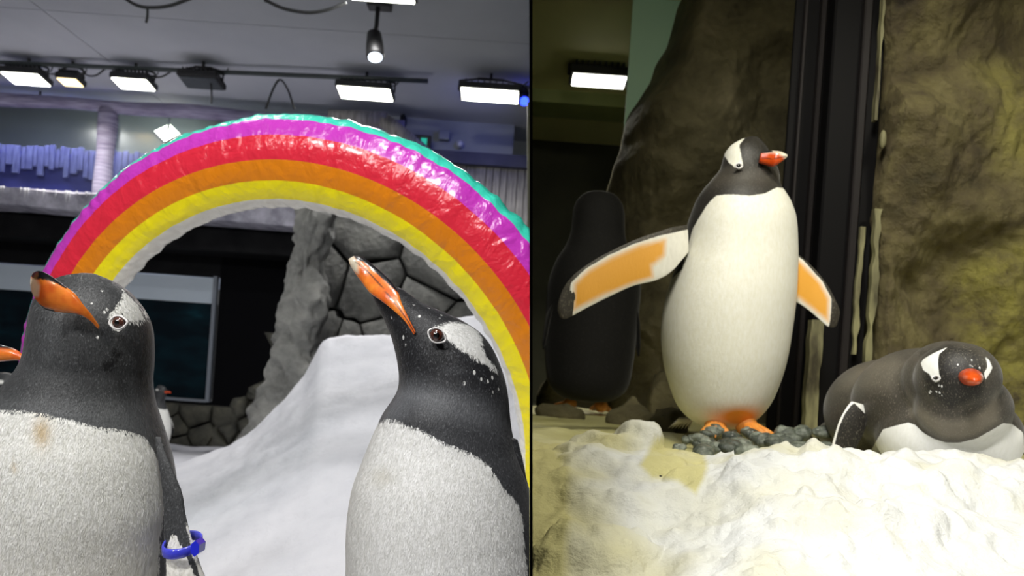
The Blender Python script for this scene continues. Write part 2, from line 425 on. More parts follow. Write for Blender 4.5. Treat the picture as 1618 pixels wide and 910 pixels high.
for i in range(44):                                    # snow and drips on the ledge edge
    x = random.uniform(-5.0, -2.3); r = random.uniform(.005, .014); L_ = random.uniform(.005, .09)
    m = MB(); m.tube([(x, 6.70, zl1 - .01), (x + .004, 6.695, zl1 - .02 - L_ * .5), (x, 6.70, zl1 - .03 - L_)], [r, r * .7, r * .25], 6)
    m.build('snow_drip', M['snow'], led, True)

# upper observation window: beam, posts, glazing, planks behind
DU = 7.75
zb0, zb1 = zat(170, 178, DU), zat(170, 158, DU)
beam = MB()
g = np.linspace(XL, xat(640, 190, DU), 40)
beam.tube([(x, DU, (zb0 + zb1) / 2 + .008 * math.sin(x * 5)) for x in g], [(zb1 - zb0) / 2 * (1 + .10 * math.sin(3.1 * x)) for x in g], 10)
o = beam.build('trim_2', M['timber'], None, True); o['kind'] = 'structure'
win2 = empty('window_2', (-3.5, DU, zl1)); win2['kind'] = 'structure'
def post(px0, px1, mat, name='post', par=win2, D=DU):
    a = P((px0 + px1) / 2 + 6, 172, D); b = P((px0 + px1) / 2 - 9, 308, D); r = (px1 - px0) / 2 / FPX * D
    x = (a[0] + b[0]) / 2; m = MB(); zz = np.linspace(zl1 - .02, zb0 + .02, 12)
    m.tube([(x + .006 * math.sin(7 * z), D, z) for z in zz], [r * (1 + .08 * math.sin(9 * z)) for z in zz], 10)
    return m.build(name, mat, par, True)
post(154, 182, M['timber']); post(-160, -132, M['timber']); post(520, 545, M['timber'])
xps = [XL, xat(-152, 240, DU), xat(167, 240, DU), xat(530, 240, DU)]
for i in range(3):
    bxw('glass_pane', xps[i] + .06, xps[i + 1] - .06, DU + .02, DU + .03, zl1 + .005, zb0 + .03, M['hazeglass'], win2)
# the pen behind that window
bxw('wall_far', XL, xr + .6, 9.3, 9.4, 1.5, ZC + .3, M['greywall'])
zp0, zp1 = zat(80, 272, 8.2), zat(80, 232, 8.2)
fen = empty('plank_screen', (xat(150, 270, 8.2), 8.2, zl1)); tag(fen, 'lavender-lit plank screen behind the upper left window', 'plank screen')
x = XL + .8
k = 0
while x < xat(235, 250, 8.2):
    w_ = random.uniform(.045, .085); zt = zp1 + random.uniform(-.03, .02); zb_ = zp0 + random.uniform(-.07, .06)
    m = MB(); m.box((x + w_ / 2, 8.2 + random.uniform(-.01, .01), (zt + zb_) / 2), (w_ / 2 - .004, .012, (zt - zb_) / 2), bev=.004)
    m.build('plank', M['plank'], fen); x += w_; k += 1
bxw('backing_panel', XL + .8, xat(155, 280, 8.26), 8.25, 8.29, zl1 + .01, zp1 - .05, M['bluepanel'], fen)

# right end of the hall behind the arch
m = MB(); a, b_ = P(604, 188, 7.6), P(676, 246, 7.6)
m.tube([a, (a * .5 + b_ * .5), b_], [.075, .08, .07], 10)
o = m.build('trim_3', M['timbergrey'], None, True); o['kind'] = 'structure'
m = MB(); a, b_ = P(520, 183, 7.6), P(612, 189, 7.6); m.tube([a, (a + b_) / 2, b_], [.06, .07, .075], 10)
o = m.build('trim_4', M['timbergrey'], None, True); o['kind'] = 'structure'
z0_, z1_ = zat(760, 262, 7.9), zat(760, 243, 7.9)
bxw('trim_5', xat(640, 250, 7.9), xp(7.9, z0_) - .03, 7.85, 7.95, z0_, z1_, M['bluebeam'])
bxw('wall_right_upper', xat(600, 220, 8.0), xp(8, z1_) - .2, 8.0, 8.1, z1_, ZC, M['greywall'])
pw = empty('wall_planked', (xat(790, 300, 7.9), 7.95, 1.4)); pw['kind'] = 'structure'
xx = xat(700, 300, 7.9); zt_ = z0_ + .02
m = MB(); m.box((xat(770, 300, 7.9), 8.0, (zt_ + 1) / 2), (.9, .02, (zt_ - 1) / 2)); m.build('backing', M['crack'], pw)
while xx < xp(7.9, 2.4) - .05:
    w_ = random.uniform(.07, .12); m = MB(); m.box((xx + w_ / 2, 7.95 + random.uniform(-.008, .008), (zt_ + 1.0) / 2), (w_ / 2 - .003, .015, (zt_ - 1.0) / 2), bev=.004)
    m.build('plank', M['plankgrey'], pw); xx += w_

# ---------------- voronoi stones
def clip(poly, a, n):
    out = []
    for i in range(len(poly)):
        p, q = poly[i], poly[(i + 1) % len(poly)]; dp, dq = np.dot(p - a, n), np.dot(q - a, n)
        if dp <= 0: out.append(p)
        if dp * dq < 0: out.append(p + (q - p) * dp / (dp - dq))
    return out
def stones(parent, fn, W_, H_, seeds, mat, gap=.006, bulge=.05, name='stone', keep=None, depth=.12):
    """fn(u,v,h) -> world; voronoi cells over W_ x H_"""
    seeds = np.array(seeds, float)
    for i, s in enumerate(seeds):
        if keep is not None and not keep(s): continue
        poly = [np.array(q, float) for q in ((0, 0), (W_, 0), (W_, H_), (0, H_))]
        for j, t in enumerate(seeds):
            if i == j or np.linalg.norm(s - t) > 1.2: continue
            n = t - s; n /= np.linalg.norm(n); poly = clip(poly, (s + t) / 2 - n * gap, n)
            if len(poly) < 3: break
        if len(poly) < 3: continue
        poly = [q for k, q in enumerate(poly) if np.linalg.norm(q - poly[k - 1]) > .012]
        if len(poly) < 3: continue
        p2 = []                                         # roughen the outline
        for k in range(len(poly)):
            a, b = poly[k], poly[(k + 1) % len(poly)]; p2.append(a * .97 + s * .03)
            mdd = (a + b) / 2; p2.append(mdd + (s - mdd) * random.uniform(.0, .10))
        p2 = np.array(p2); c = p2.mean(0); n = len(p2); bb = bulge * random.uniform(.6, 1.3); til = np.array([random.uniform(-.12, .12), random.uniform(-.12, .12)])
        V = []
        for f_, h in ((1.0, -depth), (1.0, 0.0), (.90, bb * .55), (.55, bb * .95)):
            for q in p2:
                r = c + (q - c) * f_; V.append(fn(r[0], r[1], h + (til @ (r - c) if h > 0 else 0) + (random.uniform(-.15, .15) * bb if h > 0 else 0)))
        V.append(fn(c[0], c[1], bb + random.uniform(-.1, .2) * bb))
        F = gridf(4, n) + [(3 * n + k, 3 * n + (k + 1) % n, 4 * n) for k in range(n)]
        mk(name, V, F, mat, parent)
def seeds(W_, H_, n, rel=6):
    p = RNG.random((n, 2)) * (W_, H_)
    for _ in range(rel):
        g = RNG.random((n * 40, 2)) * (W_, H_); d = ((g[:, None] - p[None]) ** 2).sum(-1).argmin(1)
        for i in range(n):
            if (d == i).any(): p[i] = .5 * p[i] + .5 * g[d == i].mean(0)
    return p

# rock wall behind the snow bank (big cracked boulders of cast rock)
DR = 5.3
a = P(472, 345, DR); b_ = P(760, 345, DR); W_ = b_[0] - a[0]; zt = a[2] + .05; H_ = zt - .1
rw = empty('wall_rock', (a[0] + W_ / 2, DR, .1)); rw['kind'] = 'structure'
m = MB(); m.box((a[0] + W_ / 2, DR + .16, .1 + H_ / 2), (W_ / 2, .06, H_ / 2)); m.build('joint_backing', M['crack'], rw)
stones(rw, lambda u, v, h: (a[0] + u, DR - h + .25 * (v / H_) ** 2 * 0, .1 + v), W_, H_, seeds(W_, H_, 13), M['rock'], .0035, .03)
# low blocks under the aquarium window and the dark boulders beside it
a2 = P(232, 634, DB - .12); W2 = P(420, 640, DB)[0] - a2[0]; H2 = a2[2] + .28
lw = empty('wall_blocks', (a2[0] + W2 / 2, DB - .1, -.28)); lw['kind'] = 'structure'
m = MB(); m.box((a2[0] + W2 / 2, DB - .02, -.28 + H2 / 2), (W2 / 2, .015, H2 / 2)); m.build('joint_backing', M['crack'], lw)
stones(lw, lambda u, v, h: (a2[0] + u, DB - .1 - h, -.28 + v), W2, H2, seeds(W2, H2, 12), M['rockdark'], .005, .03, 'block', depth=.06)
a3 = P(326, 690, 6.6)
W3 = .75; H3 = 1.05
bw = empty('wall_boulders', (a3[0] + W3 / 2, 6.6, a3[2] - .1)); bw['kind'] = 'structure'
stones(bw, lambda u, v, h: (a3[0] + u, 6.75 - h, a3[2] - .1 + v), W3, H3, seeds(W3, H3, 22), M['rockdark'], .004, .09, 'boulder', keep=lambda s: s[1] / H3 < .12 + 1.25 * s[0] / W3)

# rock pillar at the edge of the snow bank
rows = [(480, 280, 532, 280), (470, 340, 520, 340), (462, 380, 517, 375), (455, 410, 514, 405), (450, 450, 508, 440), (444, 490, 507, 480), (438, 520, 508, 520), (427, 560, 512, 560), (415, 600, 512, 600), (400, 640, 508, 645), (384, 690, 500, 700), (376, 740, 500, 750)]
V, ph = loft(pxkeys([(*r, 4.75, .9) for r in rows]), 90, 72, 2.6)
nn = V * 1.0
d = .11 * fbm(nn * 4.2, 3) + .03 * fbm(nn * 14, 3) - .05 * np.exp(-(vnoise(nn * 3.1 + 8) / .07) ** 2)
ctr = V.mean(1, keepdims=True); dirv = V - ctr; dirv /= np.linalg.norm(dirv, axis=-1, keepdims=True) + 1e-9
pil = mk('wall_rock_pillar', V + dirv * d[..., None] * .8, gridf(90, 72, cap0=True, cap1=True), M['rockpale']); pil['kind'] = 'structure'

# ---------------- snow of the left hall
crest = [(-260, 800), (0, 775), (150, 755), (262, 737), (300, 727), (330, 717), (360, 703), (385, 690), (412, 668), (440, 640), (462, 612), (482, 588), (496, 562), (508, 540), (520, 533), (620, 530), (690, 512), (745, 499), (800, 490), (860, 480)]
cs = []; cz = []
for px, py in crest:
    q = P(px, py, 4.0); cs.append(q[0] / 4.0); cz.append(q[2])
ns_, nd_ = 300, 170
Sg = np.linspace(-1.02, .03, ns_); Dg = np.concatenate([np.linspace(.45, 4.0, 140), np.linspace(4.04, 4.9, nd_ - 140)])
S2, D2 = np.meshgrid(Sg, Dg)
zc = np.interp(S2, cs, cz)
tt = np.clip((D2 - .75) / 3.25, 0, 1)
zsm = np.interp(S2, [-.9, P(262, 737, 4.0)[0] / 4, P(420, 640, 4)[0] / 4, P(620, 560, 4)[0] / 4, .02], [.06, .13, .42, .70, .86])
k3 = tt ** 3
Z = (zsm * (1 - k3) + zc * k3) * tt ** 1.05
back = np.clip((D2 - 4.0) / .9, 0, 1)
Z = Z * (1 - back) + (-.25) * back + (.02 * np.sin(back * np.pi))
X2 = S2 * D2
npt = np.stack([X2, D2, Z * 0], -1)
edge = np.exp(-((S2 + .31) / .06) ** 2)
Z += .012 * fbm(npt * 3, 3) * np.clip(D2 - .6, 0, 1) + .006 * fbm(npt * 16, 3) + .022 * edge * fbm(npt * 11, 3) * tt
ok_ = X2 < np.vectorize(xp)(D2, Z) - .0017
X2 = np.where(ok_, X2, np.vectorize(xp)(D2, Z) - .0017)
sb = mk('snow_bank', np.stack([X2, D2, Z], -1), gridf(nd_, ns_, False), M['snow'], recalc=False)
tag(sb, 'white snow bank sloping up behind the two close penguins', 'snow', kind='stuff')
def ground(x, y):
    s = x / y; return float(np.interp(s, cs, cz)) * max(0, min(1, (y - .75) / 3.25)) ** .95
gx, gy = np.meshgrid(np.linspace(-7.2, -1.2, 120), np.linspace(4.2, 7.3, 70))
gz = -.17 + .02 * fbm(np.stack([gx, gy, gx * 0], -1) * 2.5, 3)
fs = mk('snow_floor', np.stack([gx, gy, gz], -1), gridf(70, 120, False), M['snow'], recalc=False)
tag(fs, 'flat snow floor in front of the dark aquarium window', 'snow', kind='stuff')

# ================================================================== LEFT HALL THINGS
def rotx(a): c, s = math.cos(a), math.sin(a); return np.array([[1, 0, 0], [0, c, -s], [0, s, c]])
def rotz(a): c, s = math.cos(a), math.sin(a); return np.array([[c, -s, 0], [s, c, 0], [0, 0, 1]])
def flood_light(c, w, d, lens, label, group=None, tilt=.15, yaw=0, power=0, col=COOL, name='flood_light', zceil=ZC, spread=170):
    """LED flood light hung under the ceiling: lens faces down, tipped towards -y"""
    c = np.array(c, float); R = rotz(yaw) @ rotx(-tilt)
    root = empty(name, c + np.array([0, 0, .0])); tag(root, label, 'light', group)
    T = lambda v: c + R @ np.array(v, float)
    m = MB(); m.box(c + R @ np.array([0, 0, .03]), (w / 2, d / 2, .028), R, .008)
    hs = m.build('housing', M['black'], root)
    for i in range(9):
        m = MB(); m.box(T(((i - 4) * w / 10, 0, .075)), (.004, d * .38, .022), R); m.build('fin', M['black'], hs)
    m = MB(); m.box(T((0, 0, -.002)), (w / 2 - .018, d / 2 - .018, .006), R, .003); m.build('lens', lens, root)
    m = MB()
    for sx in (-1, 1): m.tube([T((sx * w * .52, 0, .03)), T((sx * w * .52, 0, .12)), T((sx * w * .2, 0, .15))], .009, 6)
    m.tube([T((-w * .22, 0, .15)), T((w * .22, 0, .15))], .012, 6); m.tube([T((0, 0, .15)), np.array([T((0, 0, .15))[0], T((0, 0, .15))[1], zceil])], .014, 6)
    m.build('bracket', M['black'], root)
    m = MB(); m.tube([T((w * .1, d * .2, .06)), T((w * .3, d * .3, .13)), T((w * .5, d * .2, .12)), T((w * .62, 0, .16))], .006, 6); m.build('lead', M['cable'], root)
    if power:
        tgt = T((0, 0, -1)); area('lamp_light', T((0, 0, -.02)), tgt, w * .9, d * .9, power, col, root, spread)
    return root
def fx(px, py, z): q = at_z(px, py, z); return q
zf = 3.14
flood_light(fx(41, 125, zf), .37, .24, M['led'], 'bright white flood light at the far left end of the rail', power=P_BACK * .7)
flood_light(fx(111, 130, zf), .21, .17, M['ledwarm'], 'small amber flood light between two white ones on the rail', power=P_BACK * .15, col=(1, .75, .4))
flood_light(fx(211, 133, zf), .35, .22, M['led'], 'white flood light right of the small amber one', power=P_BACK * .7)
flood_light(fx(318, 131, zf), .36, .24, M['ledoff'], 'unlit dark flood light on the ceiling rail')
flood_light(fx(577, 148, zf), .50, .24, M['led'], 'large white flood light under the right end of the rail', power=P_BACK)
flood_light(fx(774, 151, zf), .53, .24, M['led'], 'large white flood light on the ceiling right of the rail end', power=P_BACK)
flood_light(fx(604, -6, zf), .45, .14, M['led'], 'white flood light cut by the top edge above the black spotlight', power=P_BACK)
# unseen floods added over the viewers' end to light penguin fronts and arch
for i, (x, y) in enumerate(((-2.6, -1.9), (-1.0, -1.6), (-1.7, 2.7), (-.42, .3))):
    flood_light((x, y, zf), .55, .40, M['led'], 'white flood light over the viewing end of the left hall', 'flood lights over the viewing end', power=P_FRONT * (.40 if y > 1 else 1.6 if y > 0 else 2.2), tilt=-.25 if y > 1 else -.05 if y > 0 else -.95, yaw=0 if y > 0 else -.12)
# rail
a, b_ = at_z(-160, 92, 3.27), at_z(676, 128, 3.27)
m = MB(); m.tube([a + (b_ - a) * t for t in np.linspace(0, 1, 8)], .022, 8)
rail = m.build('lighting_rail', M['darkmetal'], None, True); tag(rail, 'long dark pipe rail carrying flood lights under the ceiling', 'rail')
def cable(pts, label, r=.010, D=None, z=None):
    if D is None: D = at_z(*pts[0], 3.27)[1]
    q = [at_z(px, py, z) if z else P(px, py, D) for px, py in pts]
    q = hermite(np.array(q), np.linspace(0, len(q) - 1, 8 * len(q)))
    m = MB(); m.tube(q, r, 6); o = m.build('cable', M['cable'], None, True); tag(o, label, 'cable'); return o
cable([(-4, 99), (2, 110), (12, 116), (24, 112), (28, 100)], 'short dark cable at the left frame edge by the rail', .008)
cable([(62, 102), (66, 112), (82, 117), (97, 113), (103, 104)], 'dark cable between the left white flood light and the amber one', .008)
cable([(128, 105), (136, 118), (152, 119), (171, 107), (186, 117), (194, 108)], 'dark cable sagging right of the small amber flood light', .008)
cable([(228, 110), (240, 121), (256, 121), (275, 112), (286, 121), (293, 113)], 'dark cable between white flood light and the unlit one', .008)
cable([(195, -4), (215, 8), (236, 12), (268, 9), (302, -3)], 'dark double cable drooping from the ceiling at top left', .011, 5.0)
cable([(418, 0), (450, 14), (488, 20), (520, 15), (548, 4)], 'dark cable drooping to the flood light at the top edge', .011, 5.0)
cable([(331, 118), (334, 140), (334, 164)], 'thin cable hanging straight down below the unlit flood light', .008, 6.8)
cable([(420, 172), (432, 140), (443, 126), (455, 142), (465, 172)], 'dark cable looped over the rail like an inverted V', .010, 6.8)
cable([(233, 11), (233, 24), (231, 36)], 'short cable end dangling from the drooping ceiling cable', .008, 5.0)
# small black spotlight
c = at_z(592, 68, 3.02); r0 = empty('spotlight', c); tag(r0, 'small black cylindrical spotlight hanging from the ceiling', 'spotlight')
ax = np.array([.05, -.10, -.30]); ax /= np.linalg.norm(ax)
m = MB(); m.tube([c - ax * .08, c + ax * .02, c + ax * .12, c + ax * .125], [.05, .062, .066, .060], 14); m.build('barrel', M['black'], r0, True)
m = MB(); m.tube([c + ax * .126, c + ax * .130], [.052, .050], 14); m.build('lens', M['ledspot'], r0)
m = MB(); m.tube([c - ax * .08, c + np.array([0, 0.02, .13]), c + np.array([0, .03, ZC - c[2]])], .016, 8); m.build('stem', M['black'], r0, True)
m = MB(); m.box(c + np.array([.01, .03, ZC - c[2] - .03]), (.085, .05, .03), bev=.006); m.build('junction_box', M['black'], r0)
# blue spot by the dividing panel
c = P(829, 152, 6.9); r0 = empty('blue_spotlight', c); tag(r0, 'black moving spotlight with blue lens beside the dividing panel', 'spotlight')
m = MB(); m.ball(c + np.array([-.02, 0, .02]), (.06, .06, .07)); m.build('head', M['black'], r0, True)
m = MB(); m.tube([c + np.array([0, -.03, -.04]), c + np.array([.005, -.045, -.075])], [.035, .04], 12); m.build('lens', M['ledblue'], r0)
m = MB(); m.box(c + np.array([-.02, 0, .17]), (.075, .06, .06), bev=.01); m.tube([c + np.array([-.02, 0, .22]), c + np.array([-.02, 0, ZC - c[2]])], .015); m.build('yoke_base', M['black'], r0)
area('blue_light', c + np.array([-.08, .05, -.1]), P(560, 330, 7.9), .08, .08, 2.0, (.12, .16, 1.0), r0, 150)
# exit sign, fittings
c = P(668, 226, 7.8); r0 = empty('exit_sign', c); tag(r0, 'dark exit sign box with green glow above the arch', 'sign')
m = MB(); m.box(c, (.085, .03, .075), bev=.006); m.build('case', M['black'], r0)
m = MB(); m.box(c + np.array([.015, -.031, 0]), (.030, .003, .042)); m.build('lit_face', M['exit'], r0)
m = MB(); m.box(P(763 - 61, 214, 7.95), (.06, .04, .05), bev=.01); o = m.build('junction_box', M['greywall'], None); tag(o, 'small pale junction box on the upper right wall', 'box')
m = MB(); m.ball(P(727, 228, 7.95), (.04, .04, .04)); m.tube([P(727, 228, 7.95), P(727, 228, 8.02)], .03); o = m.build('dome_camera', M['whiteband'], None, True); tag(o, 'small pale dome fitting beside the wall junction box', 'camera')
m = MB(); c = P(637, 192, 7.9); m.box(c, (.03, .05, .055), bev=.01); m.tube([c, c + np.array([0, 0, ZC - c[2]])], .012); o = m.build('ceiling_speaker', M['black'], None); tag(o, 'tiny dark box hung from ceiling beside the timber brace', 'speaker')
# lamp model standing in for a lamp's reflection in the upper window
c = P(265, 212, 8.45); R = rotz(math.radians(8)) @ rotx(math.radians(60)) @ rotz(math.radians(45))
r0 = empty('square_lamp', c); tag(r0, 'square lamp turned on its corner behind the upper window glass', 'light')
area('square_lamp_light', c + np.array([0, .12, -.1]), c + np.array([-.8, .9, -.5]), .2, .2, 14, (.95, 1, .93), r0, 170)  # light added to brighten the far wall
m = MB(); m.box(c, (.105, .105, .02), R, .005); m.tube([c, c + np.array([0, .02, ZC - c[2]])], .012); m.build('housing', M['frame'], r0)
for i in range(4):
    for j in range(4):
        m = MB(); m.box(c + R @ np.array([(i - 1.5) * .049, (j - 1.5) * .049, .024]), (.022, .022, .004), R); m.build('led_tile', M['led'], r0)

c = np.array([xat(60, 200, 7.98), 7.98, 3.24]); r0 = empty('wash_light', c); tag(r0, 'lavender wash light bar tucked behind the top window beam', 'light')
m = MB(); m.box(c, (1.2, .03, .025), bev=.006); m.build('housing', M['black'], r0)  # hidden light bar added to brighten the planks
m = MB(); m.box(c + np.array([0, .012, -.03]), (1.15, .018, .006)); m.build('lens', M['ledspot'], r0)
m = MB(); m.tube([c, c + np.array([0, 0, ZC - c[2]])], .012); m.build('bracket', M['black'], r0)
area('wash', c + np.array([0, .02, -.045]), c + np.array([0, .45, -1.0]), 2.2, .05, 26, (.62, .64, 1.0), r0, 160)

# ---------------- inflatable rainbow arch
ap = [-0.6122, 2.2, 0.5064, -0.1756, 0.1976, 0.7919, 0.7824, 1.9733, 0.1218, 0.0732, 0.0737, 0.54, 1.0329, 1.5793, 2.0282, 2.5472]
def m_vinyl(name, c):
    m, t, N, L, b = nt(name)
    b.inputs['Base Color'].default_value = c; b.inputs['Roughness'].default_value = .22; b.inputs['Coat Weight'].default_value = .35; b.inputs['Coat Roughness'].default_value = .12
    cx = N.new('ShaderNodeCombineXYZ'); L.new(attr(t, 'along'), cx.inputs[0]); L.new(attr(t, 'round'), cx.inputs[1])
    def nz(sc, dt, st):
        mp = N.new('ShaderNodeMapping'); mp.inputs['Scale'].default_value = st; L.new(cx.outputs[0], mp.inputs[0])
        n = N.new('ShaderNodeTexNoise'); n.inputs['Scale'].default_value = sc; n.inputs['Detail'].default_value = dt; n.inputs['Distortion'].default_value = .6
        L.new(mp.outputs[0], n.inputs['Vector']); return n.outputs['Fac']
    n1 = nz(1, 4, (16, 1.6, 1)); n2 = nz(1, 3, (40, 6, 1))
    bump(t, mth(t, 'ADD', n1, mth(t, 'MULTIPLY', n2, .2)), b, .5, .02); return m
bands = [('teal_band', s2l(66, 214, 188), -.55, ap[11]), ('purple_band', s2l(196, 58, 186), ap[11], ap[12]), ('red_band', s2l(218, 42, 62), ap[12], ap[13]), ('orange_band', s2l(220, 128, 16), ap[13], ap[14]), ('yellow_band', s2l(250, 232, 2), ap[14], ap[15]), ('white_band', s2l(234, 230, 218), ap[15], 4.1), ('back_panel', s2l(66, 200, 180), 4.1, 2 * np.pi - .55)]
def arch_pts(t, al):
    cx, cy, cz_, yaw, pit, A, B, n, pr, q, tap = ap[:11]
    tc = np.clip(t, 0, np.pi); ct, st = np.cos(tc), np.sin(tc)
    x = A * np.sign(ct) * np.abs(ct) ** (2 / n); z = B * np.abs(st) ** (2 / n)
    z = z + np.where(t < 0, t, np.where(t > np.pi, np.pi - t, 0)) * 2
    dx = np.gradient(x); dz = np.gradient(z); L_ = np.hypot(dx, dz) + 1e-9; nx, nz = dz / L_, -dx / L_
    k = 1 + tap * x / A
    ar = np.asarray(al)[None, :]; T2 = t[:, None]
    # creases running across the tube and slack between the weld seams
    T2, ar = np.broadcast_arrays(T2, ar); o_ = np.zeros_like(T2)
    wr = .0035 * vnoise(np.stack([T2 * 26, ar * 1.1 + T2 * 3, o_], -1)) + .0015 * vnoise(np.stack([T2 * 60 + ar * 2, ar * 2.0, o_ + 3], -1))
    wr = wr * (.35 + .65 * np.clip(np.cos(ar * 2 - .3), 0, 1)) + .003 * vnoise(np.stack([T2 * 45, ar * 1.5, o_ + 9], -1)) * np.clip(np.cos(ar), 0, 1)
    rx = (pr * k)[:, None] * np.cos(ar) * (1 + wr / .12); ry = -(q * k)[:, None] * np.sin(ar) * (1 + wr / .09)
    lx = x[:, None] + nx[:, None] * rx; lz = z[:, None] + nz[:, None] * rx; ly = ry
    cp, sp = math.cos(pit), math.sin(pit); ly, lz = ly * cp - lz * sp, ly * sp + lz * cp
    cw, sw = math.cos(yaw), math.sin(yaw); lx, ly = lx * cw - ly * sw, lx * sw + ly * cw
    return np.stack([lx + cx, ly + cy, lz + cz_], -1)
arch = empty('rainbow_arch', (ap[0], ap[1], .1)); tag(arch, 'inflatable rainbow arch with purple red orange and yellow bands', 'arch')
ta = np.linspace(-.22, np.pi + .24, 420)
for nm, colr, a0, a1 in bands:
    al = np.linspace(a0, a1, max(10, int((a1 - a0) / .045)))
    V = arch_pts(ta, al); xm = np.vectorize(xp)(V[..., 1], V[..., 2]) - .0025
    over = V[..., 0] > xm; V[..., 0] = np.where(over, xm, V[..., 0]); ov = over.ravel()
    F = [f for f in gridf(len(ta), len(al), False) if not all(ov[i] for i in f)]
    mk(nm, V, F, m_vinyl(nm + '_vinyl', colr), arch, recalc=False, attrs={'along': ta[:, None] + 0 * al[None], 'round': al[None] + 0 * ta[:, None]})

# ================================================================== PENGUINS
def cmask(pp, spec):
    """max over polygons of the signed distance"""
    return np.max([sdf(pp, q) for q in spec], axis=0)
def grid_normals(V):
    du = np.gradient(V, axis=0); dv = np.roll(V, -1, 1) - np.roll(V, 1, 1)
    n = np.cross(du, dv); n /= np.linalg.norm(n, axis=-1, keepdims=True) + 1e-12
    c = V.mean(1, keepdims=True); s = np.sign((n * (V - c)).sum(-1, keepdims=True)); return n * s
def feathers(parent, V, A, mat, n, L0, L1, wd, lift, name='feathers', region=None, flow=None):
    """short overlapping contour feathers: thin blades rooted on the body grid V"""
    nr, nc = V.shape[:2]; N = grid_normals(V)
    area_ = np.linalg.norm(np.gradient(V, axis=0), axis=-1) * np.linalg.norm(np.roll(V, -1, 1) - V, axis=-1)
    p = area_.ravel().copy()
    if region is not None: p *= region.ravel()
    p /= p.sum(); idx = RNG.choice(nr * nc, n, p=p); i, j = idx // nc, idx % nc
    i = np.clip(i, 1, nr - 2)
    f = RNG.random(n)[:, None]; g = RNG.random(n)[:, None]
    b = V[i, j] * (1 - f) * (1 - g) + V[i + 1, j] * f * (1 - g) + V[i, (j + 1) % nc] * (1 - f) * g + V[i + 1, (j + 1) % nc] * f * g
    nn = N[i, j]
    dn = V[i + 1, j] - V[i - 1, j]; dn /= np.linalg.norm(dn, axis=1)[:, None] + 1e-12
    if flow is not None: dn = dn * flow
    sd = np.cross(nn, dn)
    w_ = A['w'].ravel()[idx]
    L_ = np.where(w_ > 0, L1, L0)[:, None] * (.6 + .8 * RNG.random((n, 1)))
    d = dn + sd * RNG.normal(0, .22, (n, 1)); d /= np.linalg.norm(d, axis=1)[:, None]
    tip = b + d * L_ + nn * L_ * lift * (.5 + RNG.random((n, 1)))
    wv = np.where(w_ > 0, wd * 1.3, wd)[:, None] * sd
    mid = b + d * L_ * .5 + nn * L_ * lift * .55
    VV = np.stack([b - wv * .6 - nn * .0006, b + wv * .6 - nn * .0006, mid + wv, tip, mid - wv], 1).reshape(-1, 3)
    k = np.arange(n)[:, None] * 5
    F = np.concatenate([k + np.array([[4, 2, 1, 0]])], 0).tolist() + [(q[0] + 3, q[0] + 2, q[0] + 4) for q in k.tolist()]
    at = {q: np.repeat(A[q].ravel()[idx], 5) for q in A}
    o = mk(name, VV, F, mat, parent, True, at, recalc=False); o['kind'] = 'stuff'
    nv = np.repeat(nn + RNG.normal(0, .07, nn.shape), 5, 0); nv /= np.linalg.norm(nv, axis=1)[:, None]
    o.data.normals_split_custom_set_from_vertices(nv.tolist()); return o
def eye(parent, px, py, D, rx, ry, tilt=0, ring=1.5, iris=True, lidw=1.0):
    c = P(px, py, D); s = D / FPX; R = np.array([[math.cos(tilt), 0, math.sin(tilt)], [0, 1, 0], [-math.sin(tilt), 0, math.cos(tilt)]])
    m = MB(); m.ball(c + np.array([0, .25 * rx * s, 0]), (rx * s, rx * s * .8, ry * s), 24, 16, R)
    e = m.build('eye', M['iris'] if iris else M['pupil'], parent, True)
    if iris:
        m = MB(); m.ball(c + np.array([0, -.40 * rx * s, 0]), (rx * s * .45, rx * s * .22, ry * s * .5), 16, 8, R); m.build('pupil', M['pupil'], e, True)
    t = np.linspace(0, 2 * np.pi, 40, endpoint=False); b = np.linspace(0, 2 * np.pi, 8, endpoint=False); r = ring * s
    pt = []
    for a in t:
        dx, dz = math.cos(a), math.sin(a); k = 1 + .30 * lidw * max(0, dx) ** 6 + .18 * lidw * max(0, -dx) ** 6
        for q in b:
            rr = (1 + ring * .5 / rx + ring / rx * math.cos(q) * .8)
            pt.append(c + R @ np.array([dx * rx * s * rr * k, -math.sin(q) * r * .9 - .02 * rx * s, dz * ry * s * rr]))
    pt = np.array(pt); mk('eye_ring', pt, gridf(41, 8)[:0] + [(i * 8 + j, i * 8 + (j + 1) % 8, ((i + 1) % 40) * 8 + (j + 1) % 8, ((i + 1) % 40) * 8 + j) for i in range(40) for j in range(8)], M['eyering'], parent)
    return e
def beak(parent, rows, darkpoly, palepoly, mouth, mat, mw=1.1, q=.62, name='beak'):
    V, ph = loft(pxkeys(rows), 120, 56, 2.2); pp = proj(V)
    dk = np.clip(cmask(pp, darkpoly) / 1.2 + .5, 0, 1)
    if mouth: dk = np.maximum(dk, np.clip(1.3 - dline(pp, mouth) / mw, 0, 1) * .9)
    pa = np.clip(cmask(pp, palepoly) / 6 + .5, 0, 1)
    return mk(name, V, gridf(120, 56, cap0=True, cap1=True), mat, parent, attrs={'dark': dk, 'pale': pa})
